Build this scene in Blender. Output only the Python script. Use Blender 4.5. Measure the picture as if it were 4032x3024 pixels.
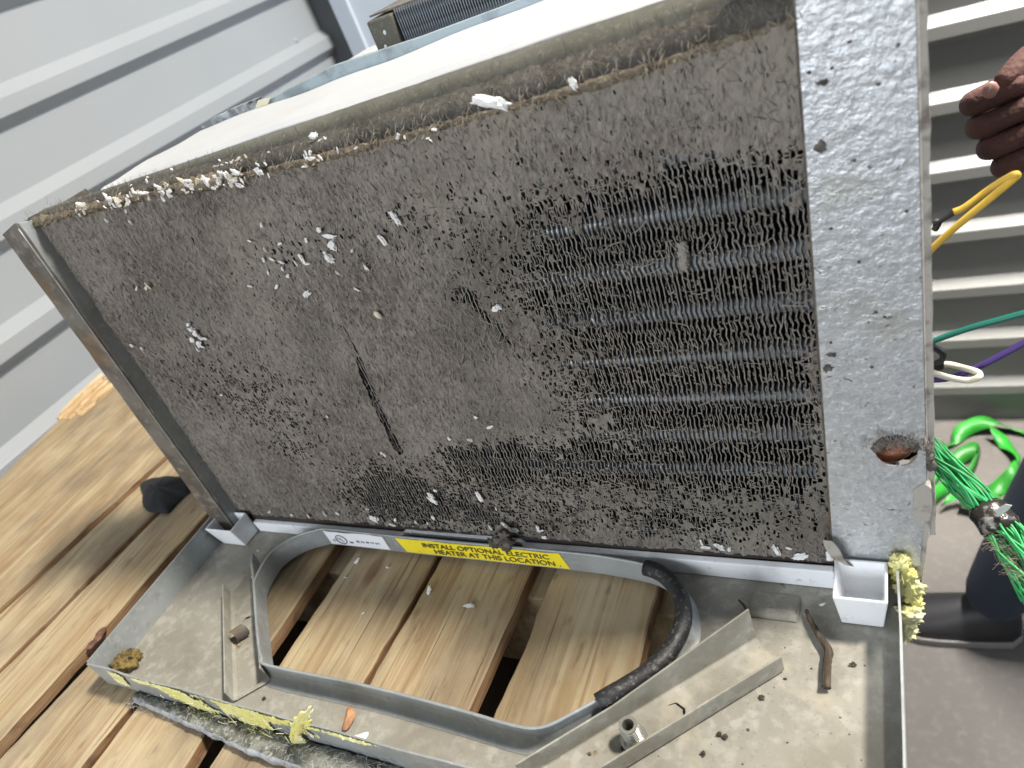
import bpy, bmesh, math, random
import numpy as np
from mathutils import Vector, Matrix, noise as mnoise

random.seed(7)
rng = np.random.default_rng(11)
SC = bpy.context.scene
COL = SC.collection
for o in list(bpy.data.objects):
    bpy.data.objects.remove(o)

# ------------------------------------------------------------------ camera
cd = bpy.data.cameras.new("camera")
cam = bpy.data.objects.new("camera", cd)
COL.objects.link(cam)
cd.sensor_width = 36.0
cd.lens = 24.945
cd.clip_start = 0.01
cd.clip_end = 60
R3 = Matrix(((0.87316, 0.35753, -0.33131), (0.03273, 0.63517, 0.77168), (0.48634, -0.68464, 0.5429))).transposed()
cam.matrix_world = Matrix.Translation((0, 0, 0.365)) @ R3.to_4x4()
cd.dof.use_dof = True
cd.dof.focus_distance = 0.42
cd.dof.aperture_fstop = 10.0
SC.camera = cam

# ------------------------------------------------------------------ light
SC.view_settings.view_transform = 'Standard'
SC.view_settings.look = 'None'
SC.view_settings.exposure = 0.0
SC.view_settings.gamma = 1.0
wd = bpy.data.worlds.new("World")
SC.world = wd
wd.use_nodes = True
bg = wd.node_tree.nodes["Background"]
bg.inputs[0].default_value = (0.86, 0.93, 1.0, 1)
bg.inputs[1].default_value = 0.18


def area(name, loc, target, sx, sy, power, col, spread=180):
    l = bpy.data.lights.new(name, 'AREA')
    l.shape = 'RECTANGLE'
    l.size, l.size_y, l.energy, l.color = sx, sy, power, col
    l.spread = math.radians(spread)
    o = bpy.data.objects.new(name, l)
    COL.objects.link(o)
    o.location = loc
    d = Vector(target) - Vector(loc)
    o.rotation_euler = d.to_track_quat('-Z', 'Y').to_euler()
    return o


# warm ceiling lamp behind the coil, and an added cool fill from the unseen right side
area("ceiling_lamp", (1.55, 1.06, 3.0), (-0.25, 0.3, 0.0), 0.45, 0.28, 215, (1.0, 0.92, 0.80))
area("back_wall_lamp", (0.55, 1.395, 1.75), (0.3, 1.46, -0.6), 1.0, 0.06, 58, (1.0, 0.95, 0.90), 62)
area("cool_side_fill", (3.6, 1.05, 1.5), (-0.9, 0.6, 0.1), 0.9, 2.4, 80, (0.76, 0.88, 1.0))  # unseen fill area added to brighten the left wall
area("front_fill", (-0.7, -2.6, 1.0), (-0.2, 0.3, 0.1), 1.8, 1.3, 88, (0.90, 0.95, 1.0))  # unseen fill area added to brighten the front of the coil


# ------------------------------------------------------------------ materials
def mat(name, base, rough=0.6, metal=0.0, layers=(), bumps=(), rvar=None, rand=False, spec=0.5, sss=0, trans=0):
    m = bpy.data.materials.new(name)
    m.use_nodes = True
    nt = m.node_tree
    N, L = nt.nodes, nt.links
    b = N["Principled BSDF"]
    tc = N.new("ShaderNodeTexCoord")
    src = tc.outputs["Object"]
    if rand:
        oi = N.new("ShaderNodeObjectInfo")
        mu = N.new("ShaderNodeMath"); mu.operation = 'MULTIPLY'; mu.inputs[1].default_value = 37.0
        L.new(oi.outputs["Random"], mu.inputs[0])
        ad = N.new("ShaderNodeVectorMath"); ad.operation = 'ADD'
        L.new(src, ad.inputs[0]); L.new(mu.outputs[0], ad.inputs[1])
        src = ad.outputs[0]

    def tex(kind, scale, detail, stretch, dist=0.0, rough_=0.55):
        mp = N.new("ShaderNodeMapping")
        mp.inputs["Scale"].default_value = stretch
        L.new(src, mp.inputs["Vector"])
        if kind == 'noise':
            t = N.new("ShaderNodeTexNoise")
            t.inputs["Scale"].default_value = scale
            t.inputs["Detail"].default_value = detail
            t.inputs["Roughness"].default_value = rough_
            t.inputs["Distortion"].default_value = dist
            out = t.outputs["Fac"]
        elif kind == 'voronoi':
            t = N.new("ShaderNodeTexVoronoi")
            t.inputs["Scale"].default_value = scale
            out = t.outputs["Distance"]
        elif kind == 'cells':
            t = N.new("ShaderNodeTexVoronoi")
            t.inputs["Scale"].default_value = scale
            sp = N.new("ShaderNodeSeparateColor")
            L.new(t.outputs["Color"], sp.inputs[0])
            L.new(mp.outputs[0], t.inputs["Vector"])
            return sp.outputs[0]
        else:
            t = N.new("ShaderNodeTexWave")
            t.inputs["Scale"].default_value = scale
            t.inputs["Distortion"].default_value = dist
            t.inputs["Detail"].default_value = detail
            t.inputs["Detail Scale"].default_value = 1.5
            out = t.outputs["Fac"]
        L.new(mp.outputs[0], t.inputs["Vector"])
        return out

    def ramp(s, lo, hi, tmin=0.0, tmax=1.0):
        r = N.new("ShaderNodeMapRange")
        r.inputs["From Min"].default_value = lo
        r.inputs["From Max"].default_value = hi
        r.inputs["To Min"].default_value = tmin
        r.inputs["To Max"].default_value = tmax
        L.new(s, r.inputs["Value"])
        return r.outputs["Result"]

    col = None
    for ly in layers:
        k = dict(kind='noise', scale=50, detail=4, stretch=(1, 1, 1), dist=0, lo=0.4, hi=0.6, fac=1.0)
        k.update(ly)
        f = ramp(tex(k['kind'], k['scale'], k['detail'], k['stretch'], k['dist']), k['lo'], k['hi'], 0, k['fac'])
        mx = N.new("ShaderNodeMix"); mx.data_type = 'RGBA'
        L.new(f, mx.inputs[0])
        if col is None:
            mx.inputs[6].default_value = (*base, 1)
        else:
            L.new(col, mx.inputs[6])
        mx.inputs[7].default_value = (*k['col'], 1)
        col = mx.outputs[2]
    if col is None:
        b.inputs["Base Color"].default_value = (*base, 1)
    else:
        L.new(col, b.inputs["Base Color"])
    b.inputs["Roughness"].default_value = rough
    b.inputs["Metallic"].default_value = metal
    b.inputs["Specular IOR Level"].default_value = spec
    if sss:
        b.inputs["Subsurface Weight"].default_value = sss
        b.inputs["Subsurface Radius"].default_value = (0.004, 0.004, 0.004)
        b.inputs["Subsurface Scale"].default_value = 1.0
    if trans:
        b.inputs["Transmission Weight"].default_value = trans
    if rvar:
        sc_, lo, hi = rvar
        L.new(ramp(tex('noise', sc_, 4, (1, 1, 1)), 0.35, 0.65, lo, hi), b.inputs["Roughness"])
    prev = None
    for bp in bumps:
        k = dict(kind='noise', scale=100, detail=4, stretch=(1, 1, 1), dist=0, strength=0.3, distance=0.001)
        k.update(bp)
        bn = N.new("ShaderNodeBump")
        bn.inputs["Strength"].default_value = k['strength']
        bn.inputs["Distance"].default_value = k['distance']
        L.new(tex(k['kind'], k['scale'], k['detail'], k['stretch'], k['dist']), bn.inputs["Height"])
        if prev is not None:
            L.new(prev, bn.inputs["Normal"])
        prev = bn.outputs[0]
    if prev is not None:
        L.new(prev, b.inputs["Normal"])
    return m


M = {}
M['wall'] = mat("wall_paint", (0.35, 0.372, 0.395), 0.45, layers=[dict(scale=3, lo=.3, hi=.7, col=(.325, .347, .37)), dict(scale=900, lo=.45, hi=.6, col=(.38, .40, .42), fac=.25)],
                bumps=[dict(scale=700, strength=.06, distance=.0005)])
M['wall_back'] = mat("wall_paint_shaded", (0.175, 0.175, 0.165), 0.32, layers=[dict(scale=3, lo=.3, hi=.7, col=(.155, .157, .148)), dict(scale=900, lo=.45, hi=.6, col=(.195, .195, .185), fac=.25)],
                     bumps=[dict(scale=700, strength=.06, distance=.0005)])  # same wall paint, darkened to carry the shade on this wall
M['white_steel'] = mat("white_painted_steel", (0.60, 0.66, 0.74), 0.4)
M['dark_gap'] = mat("gap_shade", (0.06, 0.065, 0.07), 0.6)
M['floor'] = mat("concrete", (0.082, 0.074, 0.066), 0.75, layers=[dict(scale=2.5, detail=8, lo=.35, hi=.7, col=(.056, .051, .046)), dict(scale=60, detail=5, lo=.5, hi=.75, col=(.11, .10, .09), fac=.5),
                 dict(scale=9, detail=6, lo=.62, hi=.68, col=(.05, .047, .044), fac=.5)], bumps=[dict(scale=150, strength=.15, distance=.001)])
M['wood'] = mat("pine_board", (0.46, 0.375, 0.24), 0.7, rand=True, spec=.3,
                layers=[dict(scale=1, detail=3, stretch=(45, 3.5, 45), dist=1.2, lo=.40, hi=.62, col=(.37, .27, .15)),
                        dict(scale=1, detail=5, stretch=(260, 9, 260), dist=.4, lo=.47, hi=.66, col=(.27, .17, .09), fac=.8),
                        dict(scale=9, detail=5, lo=.50, hi=.72, col=(.52, .43, .29), fac=.7),
                        dict(scale=16, detail=7, stretch=(1,.5,1), lo=.46, hi=.64, col=(.20, .155, .105), fac=.8),
                        dict(scale=120, detail=6, stretch=(1, .35, 1), lo=.60, hi=.72, col=(.13, .085, .05), fac=.5),
                        dict(scale=1, detail=3, stretch=(520, 5, 520), dist=.3, lo=.64, hi=.70, col=(.10, .06, .035), fac=.8), dict(kind='voronoi', scale=9, stretch=(1, .45, 1), lo=.085, hi=.05, col=(.14, .065, .035), fac=.7)],
                bumps=[dict(scale=1, detail=5, stretch=(300, 10, 300), strength=.7, distance=.0011), dict(scale=60, detail=5, strength=.15, distance=.001)])
M['wood_side'] = mat("raw_board_edge", (0.30, 0.195, 0.11), 0.8, rand=True, spec=.2, layers=[dict(scale=1, detail=5, stretch=(60, 14, 200), lo=.4, hi=.62, col=(.22, .115, .055)), dict(scale=50, detail=6, lo=.55, hi=.7, col=(.12, .07, .04), fac=.8)],
                     bumps=[dict(scale=1, detail=5, stretch=(60, 30, 400), strength=.8, distance=.0015)])
M['splinter'] = mat("fresh_split_wood", (0.70, 0.52, 0.30), 0.75, layers=[dict(scale=1, stretch=(300, 25, 300), lo=.4, hi=.6, col=(.50, .33, .17))],
                    bumps=[dict(scale=1, stretch=(400, 20, 400), strength=.6, distance=.001)])
M['knot'] = mat("dark_knot", (0.10, 0.045, 0.028), 0.7, layers=[dict(scale=200, lo=.4, hi=.6, col=(.2, .10, .06))])
M['pan'] = mat("dusty_galvanised_pan", (0.315, 0.303, 0.262), 0.62, metal=0.0, spec=.4,
               layers=[dict(scale=18, detail=6, lo=.38, hi=.66, col=(.265, .255, .22)), dict(scale=120, detail=7, lo=.48, hi=.62, col=(.40, .388, .345), fac=.7),
                       dict(scale=340, detail=6, lo=.58, hi=.68, col=(.18, .165, .13), fac=.4), dict(scale=9, detail=8, dist=1.5, lo=.62, hi=.70, col=(.46, .42, .34), fac=.6),
                       dict(scale=11, detail=8, dist=.8, lo=.50, hi=.66, col=(.205, .192, .155), fac=.65), dict(scale=70, detail=6, lo=.67, hi=.72, col=(.16, .085, .035), fac=.8), dict(scale=700, detail=3, lo=.66, hi=.70, col=(.08, .065, .045), fac=.45)],
               bumps=[dict(scale=260, detail=6, strength=.25, distance=.0006), dict(scale=14, strength=.12, distance=.003)])
M['zinc'] = mat("bare_zinc_sheet", (0.36, 0.385, 0.395), 0.45, metal=0.25,
                layers=[dict(scale=30, detail=5, lo=.35, hi=.7, col=(.27, .285, .285)), dict(scale=200, detail=6, lo=.52, hi=.68, col=(.44, .45, .44), fac=.6),
                        dict(scale=80, detail=7, lo=.62, hi=.72, col=(.20, .175, .13), fac=.6)],
                bumps=[dict(scale=220, detail=5, strength=.15, distance=.0005)])
M['galv'] = mat("pitted_galvanised_plate", (0.55, 0.562, 0.578), 0.36, metal=0.45,
                layers=[dict(scale=150, detail=8, stretch=(1, 1, 1.25), lo=.40, hi=.62, col=(.47, .485, .50)), dict(scale=420, detail=5, lo=.53, hi=.66, col=(.72, .75, .79), fac=.7),
                        dict(scale=22, detail=6, lo=.57, hi=.72, col=(.40, .385, .31), fac=.5), dict(scale=14, detail=5, stretch=(1.6, 1, .25), lo=.5, hi=.7, col=(.44, .45, .46), fac=.5), dict(scale=1, detail=5, stretch=(40, 40, 700), dist=.5, lo=.62, hi=.72, col=(.36, .34, .30), fac=.4),
                        dict(scale=210, detail=7, dist=1.0, stretch=(1, 1, 1.7), lo=.645, hi=.69, col=(.07, .06, .05), fac=.8)],
                bumps=[dict(scale=190, detail=6, stretch=(1, 1, 1.2), strength=.42, distance=.0024), dict(scale=700, detail=3, strength=.3, distance=.0006)])
M['dirty_steel'] = mat("grimy_end_plate", (0.145, 0.132, 0.11), 0.6, metal=.05,
                       layers=[dict(scale=40, detail=7, lo=.42, hi=.62, col=(.085, .07, .055)), dict(scale=110, detail=6, lo=.55, hi=.68, col=(.27, .245, .20), fac=.7),
                               dict(scale=13, detail=7, lo=.56, hi=.68, col=(.20, .115, .05), fac=.7)], bumps=[dict(scale=300, detail=6, strength=.4, distance=.0008)])
M['olive'] = mat("dusty_top_plate", (0.118, 0.112, 0.088), 0.55, metal=.2,
                 layers=[dict(scale=30, detail=7, lo=.4, hi=.65, col=(.085, .081, .062)), dict(scale=380, detail=6, lo=.55, hi=.66, col=(.19, .183, .155), fac=.6)],
                 bumps=[dict(scale=350, detail=6, strength=.4, distance=.0008)])
M['lint'] = mat("grey_lint_mat", (0.212, 0.188, 0.168), 0.95, spec=.1,
                layers=[dict(scale=17, detail=6, lo=.40, hi=.56, col=(.135, .116, .101)), dict(scale=1, detail=6, stretch=(420, 420, 160), dist=1.0, lo=.45, hi=.66, col=(.31, .28, .245), fac=.7),
                        dict(scale=1, detail=4, stretch=(560, 560, 150), dist=1.5, lo=.56, hi=.66, col=(.06, .052, .047), fac=.8),
                        dict(scale=9, detail=7, lo=.50, hi=.64, col=(.275, .25, .21), fac=.75), dict(scale=6, detail=6, lo=.50, hi=.64, col=(.092, .082, .074), fac=.8), dict(scale=70, detail=6, dist=1, lo=.60, hi=.70, col=(.08, .07, .062), fac=.6)],
                bumps=[dict(scale=1, detail=6, stretch=(500, 500, 200), dist=1.0, strength=.7, distance=.0011), dict(scale=120, detail=5, strength=.5, distance=.002)])
M['lint_band'] = mat("dark_fuzz_band", (0.098, 0.091, 0.080), 0.95, spec=.1,
                     layers=[dict(scale=60, detail=6, lo=.4, hi=.65, col=(.058, .053, .046)), dict(scale=1, detail=6, stretch=(420, 420, 150), dist=1.0, lo=.52, hi=.68, col=(.165, .154, .138), fac=.8)],
                     bumps=[dict(scale=1, detail=6, stretch=(500, 500, 200), strength=.9, distance=.0016)])
M['fibre'] = mat("loose_lint_fibre", (0.27, 0.248, 0.22), 0.95, spec=.1)
M['fibre_band'] = mat('band_fibre', (0.15, 0.14, 0.125), 0.95, spec=.1)
M['fibre_dark'] = mat("dark_lint_fibre", (0.05, 0.043, 0.038), 0.95, spec=.1)
M['tan'] = mat("tan_dust", (0.21, 0.175, 0.13), 0.95, spec=.1, layers=[dict(scale=150, detail=6, lo=.4, hi=.62, col=(.12, .098, .072)), dict(scale=500, detail=5, lo=.55, hi=.68, col=(.32, .27, .20), fac=.8)],
               bumps=[dict(scale=400, detail=6, strength=1, distance=.002)])
M['fin'] = mat("aluminium_fin", (0.21, 0.205, 0.195), 0.5, metal=.3, layers=[dict(scale=60, detail=6, lo=.45, hi=.62, col=(.30, .275, .245))])
M['fin_side'] = mat("fin_side", (0.055, 0.053, 0.051), 0.45, metal=.3)
M['collar_alu'] = mat("bright_fin_collar", (0.80, 0.86, 0.92), 0.38, metal=0.7, bumps=[dict(scale=1, stretch=(1200, 5, 5), strength=.4, distance=.0005)])
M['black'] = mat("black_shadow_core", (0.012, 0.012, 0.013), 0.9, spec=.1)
M['copper'] = mat("copper_tube", (0.56, 0.24, 0.14), 0.38, metal=.75, layers=[dict(scale=120, detail=6, lo=.45, hi=.62, col=(.33, .125, .08))])
M['chip'] = mat("white_foam_chip", (0.80, 0.80, 0.79), 0.8, sss=.1, layers=[dict(scale=300, detail=4, lo=.5, hi=.7, col=(.66, .62, .58), fac=.7)])
M['chip_old'] = mat("yellowed_foam_chip", (0.62, 0.53, 0.40), 0.85, layers=[dict(scale=300, lo=.4, hi=.65, col=(.74, .68, .58))])
M['tray'] = mat("white_polystyrene_plastic", (0.86, 0.885, 0.92), 0.35, sss=.15, layers=[dict(scale=40, detail=6, lo=.55, hi=.75, col=(.64, .64, .65), fac=.7), dict(scale=260, detail=6, lo=.64, hi=.70, col=(.25, .22, .19), fac=.35)],
                bumps=[dict(scale=90, strength=.08, distance=.001)])
M['tray_in'] = mat("tray_grime", (0.42, 0.41, 0.40), 0.5, layers=[dict(scale=90, detail=6, lo=.45, hi=.65, col=(.24, .22, .20))])
M['foam'] = mat("white_foam_block", (0.46, 0.47, 0.485), 0.7, layers=[dict(scale=12, detail=6, lo=.5, hi=.75, col=(.43, .42, .42), fac=.6), dict(scale=6, detail=4, dist=1.5, lo=.66, hi=.72, col=(.40, .28, .15), fac=.35)],
                bumps=[dict(scale=35, detail=5, strength=.3, distance=.003)])
M['blue_steel'] = mat("blue_grey_steel", (0.33, 0.40, 0.44), 0.4, metal=.3, layers=[dict(scale=45, detail=6, lo=.48, hi=.62, col=(.19, .225, .25), fac=.8)], bumps=[dict(scale=60, strength=.1, distance=.001)])
M['torn_grey'] = mat("torn_grey_edge", (0.17, 0.185, 0.20), 0.8, layers=[dict(scale=120, detail=6, lo=.45, hi=.6, col=(.38, .41, .43)), dict(scale=220, detail=5, lo=.6, hi=.66, col=(.03, .03, .035))], bumps=[dict(scale=150, detail=6, strength=1, distance=.002)])
M['tape'] = mat("masking_tape", (0.66, 0.61, 0.47), 0.6)
M['label_white'] = mat("white_label", (0.80, 0.82, 0.87), 0.4, layers=[dict(scale=90, detail=6, lo=.6, hi=.72, col=(.62, .62, .66), fac=.5)])
M['label_yellow'] = mat("yellow_label", (0.90, 0.74, 0.035), 0.4, layers=[dict(scale=120, detail=7, lo=.60, hi=.70, col=(.55, .43, .05), fac=.5)])
M['ink'] = mat("label_ink", (0.10, 0.085, 0.03), 0.6)
M['ink_blue'] = mat("label_ink_dark", (0.06, 0.055, 0.08), 0.6)
M['rubber'] = mat("black_foam_edging", (0.022, 0.022, 0.024), 0.5, layers=[dict(scale=420, detail=6, lo=.56, hi=.66, col=(.13, .125, .12), fac=.8)], bumps=[dict(scale=300, detail=6, strength=.7, distance=.001)])
M['yellow_wool'] = mat("yellow_glass_wool", (0.72, 0.68, 0.24), 0.95, spec=.1, layers=[dict(scale=70, detail=7, lo=.42, hi=.66, col=(.78, .76, .46)), dict(scale=1, detail=6, stretch=(250, 250, 40), lo=.6, hi=.72, col=(.48, .40, .12), fac=.7)],
                      bumps=[dict(scale=1, detail=7, stretch=(300, 300, 80), strength=1, distance=.002)])
M['grey_wool'] = mat("grey_glass_wool", (0.25, 0.255, 0.225), 0.95, spec=.1, layers=[dict(scale=110, detail=7, lo=.42, hi=.62, col=(.11, .11, .09)), dict(scale=380, detail=6, lo=.56, hi=.66, col=(.50, .51, .49), fac=.8)],
                    bumps=[dict(scale=260, detail=7, strength=1, distance=.003)])
M['wool_face'] = mat("wool_facing", (0.36, 0.375, 0.40), 0.9, layers=[dict(scale=200, detail=6, lo=.45, hi=.65, col=(.20, .205, .215))], bumps=[dict(scale=240, detail=6, strength=.8, distance=.002)])
M['gunk'] = mat("brown_foam_plug", (0.24, 0.165, 0.05), 0.8, layers=[dict(scale=170, detail=6, lo=.42, hi=.6, col=(.10, .075, .035)), dict(scale=330, detail=5, lo=.58, hi=.66, col=(.36, .25, .07))], bumps=[dict(scale=300, detail=6, strength=1, distance=.002)])
M['bark'] = mat("twig_bark", (0.055, 0.040, 0.028), 0.85, layers=[dict(scale=1, stretch=(500, 60, 500), detail=5, lo=.45, hi=.62, col=(.12, .095, .07))], bumps=[dict(scale=400, detail=5, strength=.8, distance=.001)])
M['leaf'] = mat("dry_seed_wing", (0.50, 0.27, 0.14), 0.6, layers=[dict(scale=1, stretch=(350, 60, 60), detail=4, lo=.42, hi=.6, col=(.33, .16, .08))])
M['cloth'] = mat("black_rag", (0.010, 0.011, 0.014), 0.9, bumps=[dict(scale=200, strength=.4, distance=.001)])
M['nickel'] = mat("zinc_fastener", (0.55, 0.54, 0.48), 0.35, metal=.85)
M['skin'] = mat("dark_brown_skin", (0.075, 0.029, 0.022), 0.8, sss=.05, layers=[dict(scale=60, detail=6, lo=.4, hi=.65, col=(.05, .019, .015)), dict(scale=9, lo=.45, hi=.65, col=(.11, .045, .034), fac=.7)], bumps=[dict(scale=500, detail=4, strength=.3, distance=.001), dict(kind='voronoi', scale=260, strength=.5, distance=.0015)])
M['nail'] = mat("finger_nail", (0.30, 0.16, 0.13), 0.35)
M['denim'] = mat("navy_trousers", (0.012, 0.018, 0.030), 0.9, layers=[dict(scale=700, lo=.45, hi=.6, col=(.018, .026, .042))], bumps=[dict(scale=700, strength=.3, distance=.001)])
M['shoe'] = mat("black_shoe", (0.012, 0.012, 0.013), 0.5, bumps=[dict(scale=300, strength=.2, distance=.001)])
M['sole'] = mat("grey_shoe_sole", (0.16, 0.15, 0.145), 0.7)
def flat(name, c, r=.45): return mat(name, c, r)
M['w_yellow'] = mat("yellow_insulation", (0.62, 0.40, 0.045), 0.45, layers=[dict(scale=150, lo=.5, hi=.7, col=(.40, .25, .03), fac=.5)])
M['w_green'] = flat("teal_insulation", (0.0, 0.12, 0.085))
M['w_purple'] = flat("purple_insulation", (0.055, 0.025, 0.16))
M['w_white'] = flat("off_white_insulation", (0.58, 0.54, 0.44))
M['w_black'] = flat("black_insulation", (0.012, 0.012, 0.012))
M['strand'] = mat("green_strand", (0.03, 0.33, 0.09), 0.4, rand=True, layers=[dict(scale=120, detail=4, lo=.4, hi=.65, col=(.05, .46, .16)), dict(scale=60, detail=6, lo=.56, hi=.66, col=(.12, .13, .07), fac=.7)])
M['ribbon'] = mat("green_ribbon", (0.012, 0.20, 0.015), 0.5, layers=[dict(scale=12, lo=.4, hi=.6, col=(.012, .12, .01))])
M['strap'] = mat("dark_tape_strap", (0.03, 0.025, 0.022), 0.25, layers=[dict(scale=110, detail=5, lo=.55, hi=.63, col=(.30, .29, .28), fac=.8)], bumps=[dict(scale=130, strength=.6, distance=.002)])
M['clear'] = mat("clear_tape", (0.55, 0.57, 0.56), 0.25)
M['scrap'] = mat("dirty_paper_tape", (0.40, 0.37, 0.33), 0.8, layers=[dict(scale=120, detail=6, lo=.5, hi=.66, col=(.19, .16, .14))], bumps=[dict(scale=260, detail=5, strength=.5, distance=.001)])
M['clump'] = mat("grey_lint_clump", (0.17, 0.15, 0.135), 0.95, spec=.1, layers=[dict(scale=200, detail=6, lo=.4, hi=.6, col=(.08, .07, .06))], bumps=[dict(scale=350, detail=6, strength=1, distance=.002)])


# ------------------------------------------------------------------ mesh helpers
class MB:
    def __init__(s):
        s.v = []; s.f = []; s.m = []

    def add(s, vs, fs, mi=0):
        b = len(s.v)
        s.v += [tuple(map(float, p)) for p in vs]
        s.f += [tuple(b + i for i in q) for q in fs]
        s.m += [mi] * len(fs)

    def hexa(s, p, mi=0):      # 8 corners: bottom ring, top ring
        s.add(p, [(3, 2, 1, 0), (4, 5, 6, 7), (0, 1, 5, 4), (1, 2, 6, 5), (2, 3, 7, 6), (3, 0, 4, 7)], mi)

    def box(s, x0, x1, y0, y1, z0, z1, mi=0):
        s.hexa([(x0, y0, z0), (x1, y0, z0), (x1, y1, z0), (x0, y1, z0), (x0, y0, z1), (x1, y0, z1), (x1, y1, z1), (x0, y1, z1)], mi)

    def prism(s, poly, z0, z1, mi=0):
        n = len(poly)
        vs = [(x, y, z0) for x, y in poly] + [(x, y, z1) for x, y in poly]
        s.add(vs, [tuple(range(n - 1, -1, -1)), tuple(range(n, 2 * n))] + [(i, (i + 1) % n, n + (i + 1) % n, n + i) for i in range(n)], mi)

    def wall(s, path, z0, z1, t, closed=False, mi=0, zt=None):
        n = len(path)
        P = [Vector((p[0], p[1])) for p in path]
        nor = []
        for i in range(n):
            a = P[(i - 1) % n] if (closed or i > 0) else P[i]
            b = P[(i + 1) % n] if (closed or i < n - 1) else P[i]
            d = (b - a).normalized()
            nor.append(Vector((-d.y, d.x)))
        vs = []
        for i in range(n):
            zz = z1 if zt is None else zt[i]
            a, b = P[i] + nor[i] * t / 2, P[i] - nor[i] * t / 2
            vs += [(a.x, a.y, z0), (b.x, b.y, z0), (b.x, b.y, zz), (a.x, a.y, zz)]
        fs = []
        for i in range(n if closed else n - 1):
            j = (i + 1) % n
            for k in range(4):
                k2 = (k + 1) % 4
                fs.append((i * 4 + k, j * 4 + k, j * 4 + k2, i * 4 + k2))
        if not closed:
            fs += [(0, 1, 2, 3), ((n - 1) * 4 + 3, (n - 1) * 4 + 2, (n - 1) * 4 + 1, (n - 1) * 4)]
        s.add(vs, fs, mi)

    def tube(s, path, r, n=10, closed=False, mi=0, cap=True, flat_=1.0):
        P = [Vector(p) for p in path]
        m = len(P)
        rr = r if isinstance(r, (list, tuple)) else [r] * m
        up = Vector((0, 0, 1))
        vs = []
        prev = None
        for i in range(m):
            a = P[(i - 1) % m] if (closed or i > 0) else P[i]
            b = P[(i + 1) % m] if (closed or i < m - 1) else P[i]
            d = (b - a).normalized()
            if prev is None:
                e1 = d.cross(up)
                if e1.length < 1e-4:
                    e1 = d.cross(Vector((1, 0, 0)))
                e1.normalize()
            else:
                e1 = (prev - d * prev.dot(d)).normalized()
            prev = e1
            e2 = e1.cross(d)
            for k in range(n):
                t = 2 * math.pi * k / n
                q = P[i] + e1 * math.cos(t) * rr[i] + e2 * math.sin(t) * rr[i] * flat_
                vs.append(q)
        fs = []
        for i in range(m if closed else m - 1):
            j = (i + 1) % m
            for k in range(n):
                k2 = (k + 1) % n
                fs.append((i * n + k, j * n + k, j * n + k2, i * n + k2))
        if cap and not closed:
            fs += [tuple(range(n)), tuple(range((m - 1) * n + n - 1, (m - 1) * n - 1, -1))]
        s.add(vs, fs, mi)

    def blob(s, c, r, amp=.3, fr=2.0, seed=0, nu=14, nv=9, mi=0):
        vs = []
        for j in range(nv + 1):
            th = math.pi * j / nv
            for i in range(nu):
                ph = 2 * math.pi * i / nu
                d = Vector((math.sin(th) * math.cos(ph), math.sin(th) * math.sin(ph), math.cos(th)))
                k = 1 + amp * mnoise.noise(d * fr + Vector((seed * 7.3, seed * 3.1, seed))) + amp * .6 * mnoise.noise(d * fr * 3 + Vector((seed, seed * 5.1, 2)))
                vs.append((c[0] + d.x * r[0] * k, c[1] + d.y * r[1] * k, c[2] + d.z * r[2] * k))
        fs = []
        for j in range(nv):
            for i in range(nu):
                i2 = (i + 1) % nu
                fs.append((j * nu + i, (j + 1) * nu + i, (j + 1) * nu + i2, j * nu + i2))
        s.add(vs, fs, mi)

    def strip(s, pts, w, wid_dir, mi=0, wf=None):   # thin ribbon
        vs = []
        n = len(pts)
        for i, p in enumerate(pts):
            d = Vector(wid_dir[i] if isinstance(wid_dir, list) else wid_dir).normalized()
            k = w * (wf(i / (n - 1)) if wf else 1)
            p = Vector(p)
            vs += [p - d * k / 2, p + d * k / 2]
        s.add(vs, [(2 * i, 2 * i + 1, 2 * i + 3, 2 * i + 2) for i in range(n - 1)], mi)

    def mesh(s, name, mats, origin=(0, 0, 0), smooth=False):
        me = bpy.data.meshes.new(name)
        o = Vector(origin)
        me.from_pydata([tuple(Vector(p) - o) for p in s.v], [], s.f)
        for m in (mats if isinstance(mats, (list, tuple)) else [mats]):
            me.materials.append(m)
        if any(s.m):
            me.polygons.foreach_set("material_index", s.m)
        bm = bmesh.new(); bm.from_mesh(me)
        bmesh.ops.recalc_face_normals(bm, faces=bm.faces)
        bm.to_mesh(me); bm.free()
        if smooth:
            me.polygons.foreach_set("use_smooth", [True] * len(me.polygons))
        me.update()
        return me

    def build(s, name, mats, parent=None, smooth=False, bevel=0, origin=None, label=None, solid=0, sub=0):
        base = Vector(origin) if origin is not None else (root_loc(parent) if parent else Vector((0, 0, 0)))
        me = s.mesh(name, mats, base, smooth)
        o = bpy.data.objects.new(name, me)
        COL.objects.link(o)
        if parent:
            o.parent = parent
        else:
            o.location = base
        if label:
            o['label'] = label
        fin(o, bevel, solid, sub)
        return o


def fin(o, bevel=0, solid=0, sub=0):
    if solid:
        md = o.modifiers.new("thickness", 'SOLIDIFY'); md.thickness = solid; md.offset = 0
    if sub:
        md = o.modifiers.new("smooth", 'SUBSURF'); md.levels = sub; md.render_levels = sub
    if bevel:
        md = o.modifiers.new("edge", 'BEVEL'); md.width = bevel; md.segments = 2; md.limit_method = 'ANGLE'


def root_loc(o):
    while o.parent:
        o = o.parent
    return o.location.copy()


def tag(o, label, cat, group=None):
    o['label'] = label
    o['category'] = cat
    if group:
        o['group'] = group
    return o


def thing(name, loc, label, cat, group=None):
    o = bpy.data.objects.new(name, None)
    COL.objects.link(o)
    o.location = loc
    o.empty_display_size = .02
    return tag(o, label, cat, group)


def structure(o):
    o['kind'] = 'structure'
    return o


def lerp(a, b, t): return a + (b - a) * t


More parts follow.
